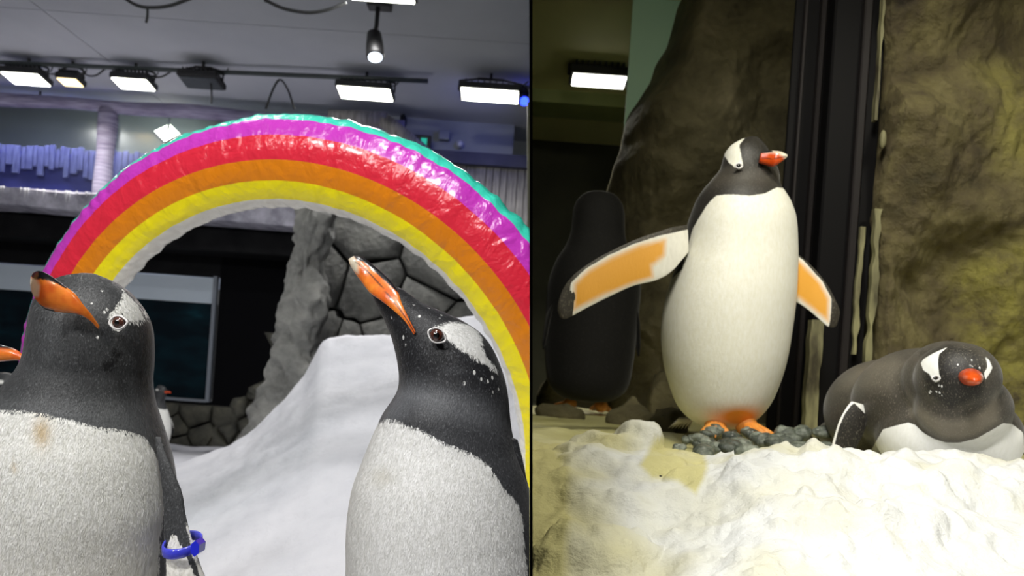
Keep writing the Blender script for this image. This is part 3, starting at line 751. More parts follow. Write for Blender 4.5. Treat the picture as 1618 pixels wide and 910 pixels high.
def foot(parent, c, yaw, L_=.09, mat=None, name='foot'):
    """webbed foot: three toes with claws fanning forward"""
    c = np.array(c, float); R = rotz(yaw); m = MB()
    for a in (-.42, 0, .42):
        d = np.array([math.sin(a), -math.cos(a), 0]); Lt = L_ * (1 if a == 0 else .88)
        m.tube([c + R @ (d * Lt * t + np.array([0, 0, h])) for t, h in ((-.05, .028), (.3, .024), (.7, .016), (.95, .012))], [.017, .014, .012, .008], 8)
        m.tube([c + R @ (d * Lt * t + np.array([0, 0, h])) for t, h in ((.92, .013), (1.05, .012), (1.16, .003))], [.006, .005, .001], 6)
    m.ball(c + R @ np.array([0, .005, .028]), (.028, .03, .026))
    pts = [np.array([math.sin(a) * L_ * r, -math.cos(a) * L_ * r, 0]) for a, r in ((-.42, .12), (-.45, .78), (-.21, .72), (0, .86), (.21, .72), (.45, .78), (.42, .12))]
    n = len(pts); VV = [c + R @ (p + np.array([0, 0, h])) for h in (.006, .018) for p in pts]
    m.add(VV, [tuple(range(n)), tuple(range(2 * n - 1, n - 1, -1))] + [(i, (i + 1) % n, n + (i + 1) % n, n + i) for i in range(n)])
    return m.build(name, mat or M['foot'], parent, True)
def clampx(V, eps=.0022):
    xm = np.vectorize(xp)(V[..., 1], V[..., 2]) - eps; V = V.copy(); V[..., 0] = np.minimum(V[..., 0], xm); return V
def down(rows, D, ratio, cx, seq):
    """continue a body below the frame: (world z, half width)"""
    pass

# ---------------- close penguin on the left, head raised and turned
DLp = .92
rows = [(128, 432, 150, 432.6), (108, 436, 168, 440), (96, 441, 183, 447.5), (84, 450, 200, 460), (74, 463, 215, 478), (66, 478, 226, 497), (61, 497, 232.5, 518), (57, 525, 235, 545), (51.5, 560, 234.5, 575), (42, 582, 232.5, 600), (18, 613, 235, 630), (-8, 640, 243, 660), (-28, 668, 252, 690), (-45, 705, 262, 729), (-58, 750, 268, 773), (-66, 806, 270, 812), (-72, 860, 266, 862), (-76, 912, 263, 912)]
keys = pxkeys([(*r, DLp, q) for r, q in zip(rows, [.8, .85, .9, .92, .95, .97, 1, 1, 1, .98, .95, .92, .9, .9, .9, .9, .9, .9])])
C, a_, b_ = keys[-1]
for dz, k in ((.10, 1.02), (.20, 1.0), (.30, .92), (.38, .74), (.43, .5), (.455, .2)):
    keys.append((C + np.array([.0, .015 * (dz / .4), -dz]), a_ * k, b_ * k))
V, ph = loft(keys, 330, 230)
belly = [(-140, 640), (0, 648), (33, 648), (59, 651), (95, 660), (128, 667), (154, 675), (190, 678), (222, 687), (234, 697), (243, 714), (255, 738), (266, 768), (267, 791), (258, 815), (252, 848), (249, 907), (249, 1500), (-140, 1500)]
patch = [(193, 457), (200, 464), (212, 476), (222, 490), (228, 502), (222, 506), (212, 507), (203, 505), (198, 503), (198, 497), (192, 496), (180, 497), (174, 502), (171, 497), (178, 490), (186, 480), (194, 466)]
ringp = [(171, 503), (176, 498), (186, 496), (196, 498), (201, 504), (200, 513), (194, 520), (187, 524), (180, 522), (175, 514)]
w = wrapmask(V, ph, lambda pp: np.maximum(sdf(pp, belly), np.maximum(sdf(pp, patch), sdf(pp, ringp)) * 1.0))
pp = proj(V); front = np.cos(ph)[None] > 0
head = np.clip((575 - pp[..., 1]) / 20, 0, 1) * front
scar = cmask(pp, [[(159, 574), (166, 568), (174, 566), (182, 568), (184, 573), (176, 581), (169, 586), (161, 579)], [(177, 548), (186, 553), (193, 552), (192, 562), (183, 567), (177, 560)]])
gg = np.clip(.30 + .45 * np.clip((pp[..., 1] - 615) / 40, 0, 1) + .25 * np.exp(-((pp[..., 0] - 85) / 30) ** 2 - ((pp[..., 1] - 530) / 50) ** 2) - .5 * np.clip(scar / 2 + .5, 0, 1), 0, 1) * np.clip(np.cos(ph)[None] + .6, 0, 1)
spk = cmask(pp, [[(128, 455), (165, 455), (172, 490), (150, 500), (135, 480)], [(112, 520), (150, 510), (175, 525), (150, 562), (115, 545)], [(190, 525), (225, 525), (225, 560), (195, 560)]])
sp = np.clip(spk / 4, 0, 1) * front
st = .75 * np.exp(-((pp[..., 0] - 66) / 13) ** 2 - ((pp[..., 1] - 678) / 22) ** 2) + .45 * np.exp(-((pp[..., 0] - 22) / 4) ** 2 - ((pp[..., 1] - 732) / 9) ** 2) + .12 * np.clip((pp[..., 1] - 800) / 200, 0, 1)
A = {'w': w, 'g': gg, 'sp': sp, 'st': np.clip(st * front, 0, 1)}
p1 = empty('penguin', (C[0], C[1], C[2] - .46)); tag(p1, 'close penguin at left, head raised and turned, blue band on its flipper', 'penguin')
body = mk('body', V, gridf(330, 230, cap0=True, cap1=True), M['peng'], p1, attrs=A)
reg = np.clip(np.cos(ph)[None] + .35, .05, 1) * np.where(pp[..., 1] > 600, 1.0, .8) * (pp[..., 1] < 960) * (sdf(pp, ringp) < -1)
feathers(body, V, A, M['peng'], 95000, .0036, .0055, .00030, .09, region=reg)
beak(p1, [(157, 515, 155, 520, .858, .5), (146, 499, 144, 508, .850, .5), (132, 482, 130, 499, .842, .45), (118, 464, 116, 495, .838, .45), (104, 453, 101, 494, .836, .48), (88, 441, 84, 492, .832, .5), (74, 432, 71, 488, .826, .5), (62, 428, 60, 476, .816, .5), (54, 431, 53, 464, .806, .5), (50, 440, 50, 453, .800, .5)],
     [[(48, 436), (55, 428), (67, 424), (82, 430), (96, 441), (110, 452), (104, 456), (90, 448), (76, 443), (62, 441), (55, 441)], [(54, 470), (62, 480), (72, 486), (84, 489), (95, 500), (70, 500), (58, 488)]],
     [[(44, 438), (57, 440), (62, 452), (60, 468), (52, 470)]], None, M['beak'])
eye(p1, 186.5, 509.5, .862, 10.4, 9.6, tilt=-.1, ring=2.0)
# flipper with the ring
frow = [(246, 690, 254, 690), (247, 712, 261, 714), (252, 740, 273, 742), (257, 780, 288, 780), (259, 812, 293, 812), (259, 848, 302, 848), (260, 880, 312, 880), (261, 912, 324, 912), (268, 955, 338, 955), (282, 1000, 346, 1000), (302, 1040, 348, 1040), (326, 1062, 344, 1062)]
FV, fp = loft(pxkeys([(*r, float(np.interp(i, [0, 3, 7, 11], [.902, .890, .880, .885])), .28) for i, r in enumerate(frow)]), 130, 60)
fpp = proj(FV)
wht = [[(273, 843), (279, 847), (284, 860), (293, 875), (307, 910), (330, 985), (300, 1020), (262, 1000), (262, 912), (262, 870), (268, 851)], [(292, 822), (297, 828), (306, 858), (311, 880), (322, 908), (340, 960), (332, 960), (316, 910), (303, 872), (296, 840)]]
fw = np.where(np.cos(fp)[None] > -.1, cmask(fpp, wht), -6)
FA = {'w': fw, 'g': np.full(fw.shape, .25), 'sp': fw * 0, 'st': .10 + fw * 0}
fl = mk('flipper', FV, gridf(130, 60, cap0=True, cap1=True), M['peng'], p1, attrs=FA)
feathers(fl, FV, FA, M['peng'], 3500, .003, .003, .0005, .1)
# blue ring band
bc = P(285, 866, .881); t = np.linspace(0, 2 * np.pi, 60, endpoint=False); e0 = (P(316, 859, .881) - P(260, 862, .881)) / 2
ctr = (P(316, 859, .881) + P(260, 862, .881)) / 2
prof = [(-.004, -.0045), (.0, -.0060), (.004, -.0045), (.004, .0045), (.0, .006), (-.004, .0045)]
BV = []
for a in t:
    ra = e0 * math.cos(a) + np.array([0, -.020, -.0065]) * math.sin(a); rn = ra / np.linalg.norm(ra)
    for r_, z_ in prof: BV.append(ctr + ra + rn * r_ * .35 + np.array([0, 0, z_]))
bd = mk('wing_band', BV, [(i * 6 + j, i * 6 + (j + 1) % 6, ((i + 1) % 60) * 6 + (j + 1) % 6, ((i + 1) % 60) * 6 + j) for i in range(60) for j in range(6)], M['bluering'], p1); bd['label'] = 'blue plastic ring around the flipper'
m = MB(); c = P(313, 864, .871)
hx = [(c + np.array([.0055 * math.cos(q), y, .0095 * math.sin(q)])) for y in (-.009, .009) for q in np.linspace(0, 2 * np.pi, 6, endpoint=False) + .5]
m.add(hx, gridf(2, 6, cap0=True, cap1=True)); m.build('clasp', M['blue'], bd)
fl2 = FV.copy(); cxm = float(C[0]); fl2[..., 0] = 2 * cxm - fl2[..., 0]
mk('flipper', fl2, gridf(130, 60, cap0=True, cap1=True), M['peng'], p1, attrs=FA)
zg = float(C[2] - .46)
for sx in (-1, 1): foot(p1, (C[0] + sx * .055, C[1] - .01, max(ground(C[0], C[1]), .0) + .012), sx * .3, .10)

# ---------------- close penguin on the right, beak pointing up
DRp = .96
rows = [(582, 459, 632, 455), (588, 467, 645, 463), (594, 479, 668, 479), (600, 492, 694, 490), (606, 503, 717, 500), (612, 516, 741, 513), (617.5, 529, 760, 527), (623, 548, 776, 547), (628, 570, 788, 571), (631, 594, 797, 597), (629.5, 613, 802, 620), (622, 629, 804.5, 641), (606, 653, 807, 668), (597, 672, 811, 692), (586, 697, 817, 717), (571, 735, 829, 748), (559, 768, 838, 778), (552, 806, 847, 812), (549, 848, 855, 852), (548, 910, 862, 912)]
rat = [.75, .8, .82, .85, .85, .85, .86, .88, .9, .9, .9, .9, .88, .86, .85, .85, .85, .85, .85, .85]
keys = pxkeys([(*r, DRp, q) for r, q in zip(rows, rat)])
C, a_, b_ = keys[-1]
for dz, k in ((.10, 1.02), (.20, .98), (.30, .90), (.38, .72), (.43, .5), (.458, .2)):
    keys.append((C + np.array([.0, .02 * (dz / .4), -dz]), a_ * k, b_ * k))
V, ph = loft(keys, 340, 230)
V = clampx(V)
belly = [(560, 690), (598, 668), (610, 662), (625, 663), (640, 670), (669, 680), (690, 694), (717, 705), (743, 715), (770, 733), (791, 765), (815, 792), (824, 818), (826, 848), (831, 907), (836, 1500), (400, 1500), (400, 720)]
patch = [(682, 519), (693, 512), (706, 508), (722, 508), (740, 513), (752, 522), (757, 531), (759, 545), (763, 556), (770, 565), (779, 574), (786, 585), (779, 582), (766, 572), (752, 566), (740, 558), (726, 549), (714, 540), (706, 535), (702, 526), (692, 519)]
w = wrapmask(V, ph, lambda pp: np.maximum(sdf(pp, belly), sdf(pp, patch)))
pp = proj(V); front = np.cos(ph)[None] > 0
gg = np.clip(.05 + .75 * np.exp(-(dline(pp, [(610, 650), (650, 622), (720, 640), (790, 660)]) / 26) ** 2) + .25 * np.exp(-((pp[..., 0] - 715) / 22) ** 2 - ((pp[..., 1] - 582) / 8) ** 2) + .25 * np.clip((pp[..., 1] - 640) / 60, 0, 1), 0, 1) * np.clip(np.cos(ph)[None] + .5, 0, 1)
spk = cmask(pp, [[(645, 478), (690, 486), (700, 500), (670, 508), (650, 500)], [(612, 490), (640, 500), (650, 525), (640, 545), (622, 530)], [(730, 560), (790, 585), (795, 620), (730, 620)]])
sp = np.clip(spk / 4, 0, 1) * front
st = .35 * np.exp(-((pp[..., 0] - 605) / 16) ** 2 - ((pp[..., 1] - 748) / 14) ** 2) + .15 * np.clip((600 - pp[..., 0]) / 60, 0, 1) + .0 * pp[..., 0]
A = {'w': w, 'g': gg, 'sp': sp, 'st': np.clip(st * front, 0, 1)}
p2 = empty('penguin', (C[0], C[1], C[2] - .46)); tag(p2, 'close penguin at centre with beak pointing up, in front of the arch', 'penguin')
M['peng2'] = m_penguin('penguin_plumage_glossy', dark=(.007, .007, .009), grey=(.13, .135, .145), white=((.84, .84, .83), (.66, .66, .63)), stain_tint=(.40, .36, .24))
body = mk('body', V, gridf(340, 230, cap0=True, cap1=True), M['peng2'], p2, attrs=A)
reg = np.clip(np.cos(ph)[None] + .35, .05, 1) * (pp[..., 1] < 960) * (np.hypot(pp[..., 0] - 690, pp[..., 1] - 530) > 16) * (pp[..., 0] < 832)
feathers(body, V, A, M['peng2'], 95000, .0034, .0052, .00030, .09, region=reg)
beak(p2, [(657, 525, 654, 529, .912, .5), (646, 503, 640, 508, .914, .45), (635, 479, 622, 491, .920, .42), (628, 459, 602, 475, .930, .5), (615, 441, 585, 463, .944, .62), (600, 427, 571, 445, .956, .65), (585, 415, 560, 430, .960, .65), (571, 406, 553, 418, .960, .6), (560, 404.5, 550.5, 410, .960, .5)],
     [[(556, 400), (572, 402), (590, 413), (608, 430), (628, 447), (640, 462), (636, 468), (624, 458), (604, 440), (588, 426), (575, 414), (563, 410)]],
     [[(545, 400), (560, 402), (566, 416), (566, 432), (556, 428)]], [(562, 414), (580, 428), (600, 449), (617, 470), (632, 489), (645, 508), (655, 526)], M['beak'], .9)
eye(p2, 690, 530, .897, 11.5, 10.5, tilt=.45, ring=1.7)
for sx in (-1, 1): foot(p2, (C[0] + sx * .05 - .02, C[1] - .01, ground(C[0], C[1]) + .012), sx * .3, .10)
# its folded flipper along the back flank
frow = [(806, 690, 818, 695), (812, 730, 828, 735), (820, 780, 836, 785), (824, 840, 842, 845), (828, 910, 850, 912), (832, 980, 852, 980), (838, 1030, 848, 1030)]
FV, fp = loft(pxkeys([(*r, .95, .9) for r in frow]), 80, 32); FV = clampx(FV, .003)
mk('flipper', FV, gridf(80, 32, cap0=True, cap1=True), M['peng2'], p2, attrs={'w': np.full(FV.shape[:2], -9.), 'g': np.full(FV.shape[:2], .1), 'sp': np.zeros(FV.shape[:2]), 'st': np.zeros(FV.shape[:2])})

# ---------------- generic standing penguin for those farther off (faces local -Y)
def penguin(loc, yaw, h, label, mat, bmat, darkonly=False, tilt=0.0, name='penguin', flip_out=.12, band=None, group=None, fat=(1, 1)):
    R = rotz(yaw); loc = np.array(loc, float)
    T = lambda v: loc + (np.asarray(v, float) * h) @ R.T
    prof = [(.045, .02, .03, .03), (.06, .02, .10, .09), (.12, .01, .155, .14), (.25, -.01, .175, .165), (.40, -.015, .17, .165), (.55, .0, .145, .145), (.65, .01, .115, .115), (.72, .008, .085, .088), (.78, -.002, .070, .076), (.84, -.012, .066, .080), (.89, -.02, .064, .080), (.93, -.02, .055, .066), (.96, -.012, .034, .042), (.968, -.01, .004, .005)]
    keys = [((0, y, z), (-rx * np.interp(z, [.35, .80], fat), 0, 0), (0, ry, 0)) for z, y, rx, ry in prof]
    V, ph = loft(keys, 90, 64); L_ = V.copy(); f = np.cos(ph)[None] + 0 * V[..., 0]
    up = .665 - .03 * np.cos(ph)[None] ** 2
    w = np.minimum((up - L_[..., 2]) * 120, (f - (-.05)) * 22)
    pt = np.minimum((.012 - np.abs(L_[..., 2] - (.905 + .012 * np.sin(ph * 2)[None] * 0))) * 200, (-.0 - np.abs(L_[..., 1] + .0) + .032) * 150)
    w = np.maximum(w, pt)
    if darkonly: w = w * 0 - 8
    root = empty(name, loc); tag(root, label, 'penguin', group)
    mk('body', T(V), gridf(90, 64, cap0=True, cap1=True), mat, root, attrs={'w': w, 'g': w * 0 + .2, 'sp': w * 0, 'st': w * 0})
    bk = [((0, -.085, .882), (-.020, 0, 0), (0, 0, .026)), ((0, -.125, .885), (-.016, 0, 0), (0, 0, .020)), ((0, -.165, .884), (-.011, 0, 0), (0, 0, .013)), ((0, -.195, .876), (-.004, 0, 0), (0, 0, .004))]
    B, bp = loft(bk, 30, 20); dk = np.clip((-np.cos(bp)[None] * 0 + (B[..., 2] - .893) * 150), 0, 1)
    mk('beak', T(B), gridf(30, 20, cap0=True, cap1=True), bmat, root, attrs={'dark': dk, 'pale': dk * 0})
    for sx in (-1, 1):
        m = MB(); m.ball(T((sx * .060, -.055, .895)), np.array([.010, .010, .010]) * h, 10, 8); m.build('eye', M['pupil'], root, True)
        fk = [((sx * .118, .01, .63), (0, .02, 0), (.012, 0, 0)), ((sx * (.15 + flip_out * .2), .01, .54), (0, .045, 0), (.012, 0, 0)), ((sx * (.178 + flip_out * .6), .01, .42), (0, .05, 0), (.011, 0, 0)), ((sx * (.185 + flip_out), .02, .31), (0, .035, 0), (.008, 0, 0)), ((sx * (.185 + flip_out * 1.2), .03, .26), (0, .008, 0), (.003, 0, 0))]
        Fv, fph = loft(fk, 40, 20); ww = np.where(np.abs(Fv[..., 1] - .01) > .037 - 0 * Fv[..., 1], 3., -6.) if not darkonly else Fv[..., 1] * 0 - 6
        fo = mk('flipper', T(Fv), gridf(40, 20, cap0=True, cap1=True), mat, root, attrs={'w': ww, 'g': ww * 0 + .15, 'sp': ww * 0, 'st': ww * 0})
        if band and sx == band[0]:
            m = MB(); a = np.linspace(0, 2 * np.pi, 20)
            m.tube([T((sx * .155 + .022 * math.cos(q) , .01 + .055 * math.sin(q), .52)) for q in a], .012 * h, 6); m.build('wing_band', band[1], fo, True)
        foot(root, T((sx * .07, -.02, .0)) + np.array([0, 0, .0]), yaw + sx * .2, .12 * h)
    return root
M['yellowband'] = plain('yellow_band', s2l(200, 205, 40), .4)
hp = P(262, 617, 6.5); h_ = (hp[2] + .17) / .90
penguin((P(251, 640, 6.5)[0], 6.5, -.17), math.radians(72), h_, 'small far penguin with red beak before the aquarium window', M['pengfar'], M['beakr'], band=(1, M['yellowband']), name='penguin')
hb = P(-52, 571, 1.42); h_ = (hb[2] - .0) / .885
penguin((P(-62, 640, 1.42)[0] - .02, 1.42, .02), math.radians(80), h_, 'penguin cut off at the left edge, only its orange beak showing', M['peng'], M['beak'])
hb = P(4, 600, 3.4); zz_ = ground(hb[0], 3.4); h_ = (hb[2] - zz_) / .91
penguin((hb[0], 3.4, zz_ - .005), math.radians(100), h_, 'dark far penguin head at the left edge below the orange beak', M['pengfar'], M['beak'])

# ================================================================== RIGHT ENCLOSURE
ZF = .615                                            # rock shelf the penguins live on
M['olive'] = plain('olive_ceiling', s2l(226, 222, 156), .7, s2l(216, 212, 150), 2)
M['olivedark'] = plain('dark_olive_wall', s2l(62, 62, 48), .8, s2l(78, 78, 60), 3)
M['greenbeam'] = plain('green_beam', s2l(150, 158, 96), .6, s2l(164, 172, 108), 4)
M['teal'] = plain('pale_teal_wall', s2l(176, 216, 184), .6, s2l(186, 224, 192), 2)
M['frameblack'] = plain('black_frame', rgb(.003, .0026, .003), .6, spec=.15)
M['framegrey'] = plain('charcoal_frame', s2l(32, 28, 28), .55, spec=.25)
M['ice'] = plain('yellowish_ice', s2l(176, 170, 112), .5, s2l(206, 202, 150), 7, (1, 1, 1), .4, 30, .01)
M['worn'] = plain('flaking_paint', s2l(166, 162, 118), .7, s2l(60, 54, 38), 16, (1, 1, .3), .6, 30, .01)
rx0 = lambda y, z: xp(y, z) + .0017
ZR = 2.62
slab('ceiling_right', [(rx0(.8, ZR), .8, ZR), (3.2, .8, ZR), (3.2, 6.2, ZR), (rx0(6.2, ZR), 6.2, ZR)], .06, (0, 0, 1), M['olive'])
slab('wall_right_back', [(rx0(6, .3) - .02, 6.1, .2), (4.5, 6.1, .2), (4.5, 6.1, ZR + .3), (rx0(6, ZR) - .05, 6.1, ZR + .3)], .08, (0, 1, 0), M['olivedark'])
# far ceiling beams and the pale wall
def bandpx(name, x0, y0, x1, y1, D, th, mat, kind='structure'):
    a, b = P(x0, y0, D), P(x1, y1, D)
    return bxw(name, max(rx0(D, a[2]) + .0, a[0]), b[0], D, D + th, min(a[2], b[2]), max(a[2], b[2]), mat, None, kind)
zb = lambda py, px=920, D=5.2: P(px, py, D)[2]
bxw('trim_6', rx0(5.2, 2.6) + .0, P(1000, 100, 5.2)[0], 5.2, 5.5, zb(112), zb(66), M['olivedark'])
bxw('trim_7', rx0(5.0, 2.6) + .0, P(1010, 150, 5.0)[0], 5.0, 5.3, zb(165, 920, 5.0), zb(140, 920, 5.0), M['greenbeam'])
bxw('wall_teal', P(997, 50, 3.72)[0], P(1200, 40, 3.72)[0], 3.72, 3.735, 1.9, ZR, M['teal'])
# boulder wall at the back
def rockface(name, rows, D, mat, amp, sc, nr=140, nc=150, moss=None, bow=.0, seed=0.0, th=.25, big=0, edge=0):
    """displaced rock face between two pixel edges, with real thickness"""
    K = np.array([[*P(xl, yl, D), *P(xr, yr, D)] for xl, yl, xr, yr in rows])
    G = hermite(K, np.linspace(0, len(K) - 1, nr)); u = np.linspace(0, 1, nc)[None, :, None]
    V = G[:, None, :3] * (1 - u) + G[:, None, 3:] * u
    q = V * sc + seed
    if big: V[..., 1] += -big * np.abs(fbm(V * 2.3 + 4.1, 2)) - .5 * big * fbm(V * np.array([5., 1, 1.6]) + 2, 2)
    V[..., 1] += -amp * fbm(q, 5) - amp * .7 * np.abs(vnoise(q * .6 + 5)) + bow * (2 * u[..., 0] - 1) ** 2 + edge * np.clip(1 - u[..., 0] / .18, 0, 1) ** 2
    V[..., 0] += amp * .5 * fbm(q + 9, 3); V[..., 2] += amp * .3 * fbm(q + 19, 3)
    B = V.copy(); B[..., 1] += th
    n = nr * nc; F = gridf(nr, nc, False)
    ring = [i * nc for i in range(nr)], [i * nc + nc - 1 for i in range(nr)], list(range(nc)), list(range((nr - 1) * nc, nr * nc))
    F += [tuple(x + n for x in f[::-1]) for f in gridf(nr, nc, False)]
    for rg in ring: F += [(a, b, b + n, a + n) for a, b in zip(rg[:-1], rg[1:])]
    VV = np.concatenate([V.reshape(-1, 3), B.reshape(-1, 3)])
    at = None
    if moss is not None:
        mm = moss(proj(V)).ravel(); at = {'moss': np.concatenate([mm, mm])}
    o = mk(name, VV, F, mat, None, True, at); o['kind'] = 'structure'; return o
rockface('wall_boulder', [(1120, -60, 1330, -60), (1085, 20, 1330, 20), (1050, 80, 1330, 80), (1020, 120, 1330, 120), (995, 170, 1330, 170), (985, 230, 1330, 230), (978, 300, 1330, 300), (985, 400, 1330, 400), (975, 500, 1330, 500), (960, 600, 1330, 600), (950, 690, 1330, 690)], 3.35, M['rockback'], .12, 2.6, bow=.12, edge=.30, th=.06)
# right-hand rock wall close by
def mossf(pp):
    a = sdf(pp, [(1500, 440), (1560, 400), (1618, 380), (1800, 380), (1800, 800), (1580, 760), (1560, 600), (1540, 540)])
    b = sdf(pp, [(1540, 110), (1800, 60), (1800, 330), (1580, 260)])
    return np.clip(np.maximum(np.clip(.5 + a / 60, 0, 1), .55 * np.clip(.5 + b / 60, 0, 1)) + .12, 0, 1)
rockface('wall_right', [(1402, -80, 1900, -80), (1400, 60, 1900, 60), (1398, 200, 1900, 200), (1392, 320, 1900, 320), (1388, 450, 1900, 450), (1380, 560, 1900, 560), (1372, 660, 1900, 660), (1366, 760, 1900, 760)], 2.36, M['rockwarm'], .075, 4.2, nr=190, nc=190, moss=mossf, seed=3.0, big=.11)
# black window posts
wp = empty('window_3', (P(1315, 600, 2.35)[0], 2.4, ZF)); wp['kind'] = 'structure'
def vpost(name, px_t, px_b, y_t, y_b, wpx, D, th, mat, par=wp, bev=.004, rag=0):
    a, b = P(px_t, y_t, D), P(px_b, y_b, D); w_ = wpx / FPX * D / 2; x = (a[0] + b[0]) / 2
    if rag:                                            # ragged strip of flaking paint
        zz = np.linspace(a[2], b[2], 60); V = []
        for z in zz:
            l = x - w_ * (1 + rag * vnoise(np.array([z * 22, 1.3, px_t]))); r = x + w_ * (1 + rag * vnoise(np.array([z * 27, 7.3, px_t])))
            V += [(l, D, z), (r, D, z), (r, D + th, z), (l, D + th, z)]
        return mk(name, V, gridf(60, 4, cap0=True, cap1=True), mat, par, False)
    m = MB(); m.box((x, D + th / 2, (a[2] + b[2]) / 2), (w_, th / 2, abs(a[2] - b[2]) / 2), bev=bev); return m.build(name, mat, par)
vpost('glazing', 1284, 1246, -80, 690, 56, 2.48, .012, M['frameblack'])
vpost('glazing_bead', 1272, 1238, -80, 690, 5, 2.46, .03, M['framegrey'])
vpost('glazing_bead', 1303, 1264, -80, 690, 8, 2.45, .03, M['framegrey'])
vpost('mullion', 1340, 1306, -80, 690, 46, 2.36, .06, M['frameblack'], bev=.006)
vpost('mullion_edge', 1367, 1340, -80, 690, 13, 2.34, .05, M['framegrey'])
vpost('jamb', 1384, 1356, -80, 690, 24, 2.36, .05, M['frameblack'])
vpost('worn_edge', 1363, 1352, 358, 560, 7, 2.325, .012, M['worn'], rag=.8)
vpost('worn_edge', 1396, 1391, -80, 190, 4, 2.30, .02, M['worn'], rag=.6)
vpost('worn_edge', 1391, 1370, 330, 600, 9, 2.30, .02, M['worn'], rag=.9)
vpost('sill_post', 1288, 1284, 505, 690, 20, 2.30, .03, M['worn'], rag=.25)
m = MB(); m.ball(P(1395, 220, 2.28), (.010, .010, .028)); m.build('paint_blob', M['worn'], wp, True)
# shelf floor of yellow ice with dark back
gx, gy = np.meshgrid(np.linspace(-.05, 2.6, 160), np.linspace(1.28, 3.6, 110))
gx = np.maximum(gx, np.vectorize(rx0)(gy, gy * 0 + .6))
gz = ZF - .012 + .010 * fbm(np.stack([gx, gy, gx * 0], -1) * 6, 4) - .25 * np.clip((1.42 - gy) / .14, 0, 1) ** 1.5
fo = mk('floor_shelf', np.stack([gx, gy, gz], -1), gridf(110, 160, False), M['ice'], recalc=False); fo['kind'] = 'structure'
bxw('floor_back', .1, 4, 3.5, 6.1, .2, ZF - .1, M['olivedark'])
for i, (px, py, D, r) in enumerate(((885, 655, 2.55, .05), (1002, 640, 2.75, .03), (905, 560, 3.75, .12), (1000, 650, 2.45, .055), (1060, 655, 2.3, .04), (1056, 600, 3.1, .05))):
    c = P(px, py, D); th = np.linspace(0, np.pi, 14); a = np.linspace(0, 2 * np.pi, 20, endpoint=False)
    g = np.stack([np.sin(th)[:, None] * np.cos(a), np.sin(th)[:, None] * np.sin(a), np.cos(th)[:, None] + 0 * a], -1)
    hh = max(.04, c[2] - ZF + .02); g = g * np.array([r * 1.5, r, hh]) * (1 + .25 * fbm(g * 1.7 + i * 7, 3))[..., None]
    o = mk('rock', g + np.array([c[0], D, ZF]), gridf(14, 20), M['rockback']); tag(o, ['low dark rock at the left behind the snow lump', 'small dark rock right of the shadowy far penguin', 'dark rock rising behind the shadowy far penguin', 'low dark rock at the foot of the shadowy far penguin', 'small dark rock left of the standing penguin feet', 'dim rock between shadowy penguin and standing penguin'][i], 'rock')

# foreground snow of the right enclosure
cr = [(700, 722), (842, 722), (900, 725), (1000, 731), (1070, 734), (1098, 738), (1108, 742), (1118, 744), (1140, 741), (1180, 724), (1218, 709), (1240, 704), (1262, 706), (1276, 700), (1292, 706), (1330, 703), (1345, 708), (1366, 716), (1392, 715), (1405, 709), (1450, 706), (1500, 714), (1560, 726), (1618, 728), (1760, 730)]
DCR = 1.30
cs2 = [P(px, py, DCR)[0] / DCR for px, py in cr]; cz2 = [P(px, py, DCR)[2] for px, py in cr]
ns_, nd_ = 560, 190
Sg = np.linspace(.0, 1.15, ns_); Dg = np.concatenate([np.linspace(.70, DCR, 130), np.linspace(DCR + .004, 1.62, nd_ - 130)])
S2, D2 = np.meshgrid(Sg, Dg); zc = np.interp(S2, cs2, cz2); zs = np.interp(S2, [0, .2, .3, .45, .8], [.46, .50, .545, .60, .60])
t_ = np.clip((D2 - .72) / (DCR - .72), 0, 1)
zn = np.interp(S2, [0, .2, .32, .8], [.37, .40, .46, .47])
Z = zn + (zc - zn) * t_ ** np.interp(S2, [0, .2, .3, .8], [.9, .85, .6, .55])
bk = np.clip((D2 - DCR) / .32, 0, 1); Z = Z * (1 - bk) + (ZF - .03) * bk + .02 * np.sin(np.pi * bk) * (S2 < .3)
# left lump of snow and lesser lumps, with crumbly edges
def lump(px, py, D, h, rx, ry, sharp=3.0):
    c = P(px, py, D); X_ = S2 * D2 - c[0]; Y_ = D2 - D
    nz = .32 * fbm(np.stack([S2 * D2 * 14, D2 * 14, S2 * 0 + px], -1), 4)
    r = np.clip(np.sqrt((X_ / rx) ** 2 + (Y_ / ry) ** 2) + nz, 0, 9)
    return h * np.clip(1 - r ** sharp, 0, 1) ** .6
ztop = lambda px, py, D: P(px, py, D)[2]
L_ = []
for px, py, D, rx_, ry_, sh in ((1012, 664, 1.48, .050, .06, 3), (965, 680, 1.46, .085, .07, 3), (920, 704, 1.42, .06, .06, 3), (985, 742, 1.30, .12, .09, 2.5), (930, 760, 1.22, .07, .07, 2.5), (1080, 765, 1.22, .035, .035, 2.5), (1045, 790, 1.16, .09, .06, 2.2), (1160, 760, 1.20, .085, .075, 2.5), (960, 830, 1.02, .09, .06, 2), (1150, 768, 1.16, .07, .06, 2.5), (1300, 745, 1.18, .10, .06, 2), (1430, 750, 1.16, .08, .06, 2), (1540, 775, 1.12, .10, .06, 2), (1250, 820, 1.02, .07, .05, 2), (1400, 840, .98, .08, .05, 2)):
    c = P(px, py, D); i_ = int(np.argmin(abs(Dg - D))); j_ = int(np.argmin(abs(Sg - c[0] / D)))
    L_.append(lump(px, py, D, max(.015, c[2] - Z[i_, j_]), rx_, ry_, sh))
Z = Z + np.max(L_, axis=0)
q3 = np.stack([S2 * D2, D2, Z], -1)
Z = Z + .012 * fbm(q3 * 11, 3) + .0035 * fbm(q3 * 40, 3) + .012 * np.clip(fbm(q3 * 30 + 5, 2), 0, 1) * np.clip((S2 - .2) / .1, 0, 1)
X2 = np.maximum(S2 * D2, np.vectorize(rx0)(D2, Z))
pp = proj(np.stack([X2, D2, Z], -1))
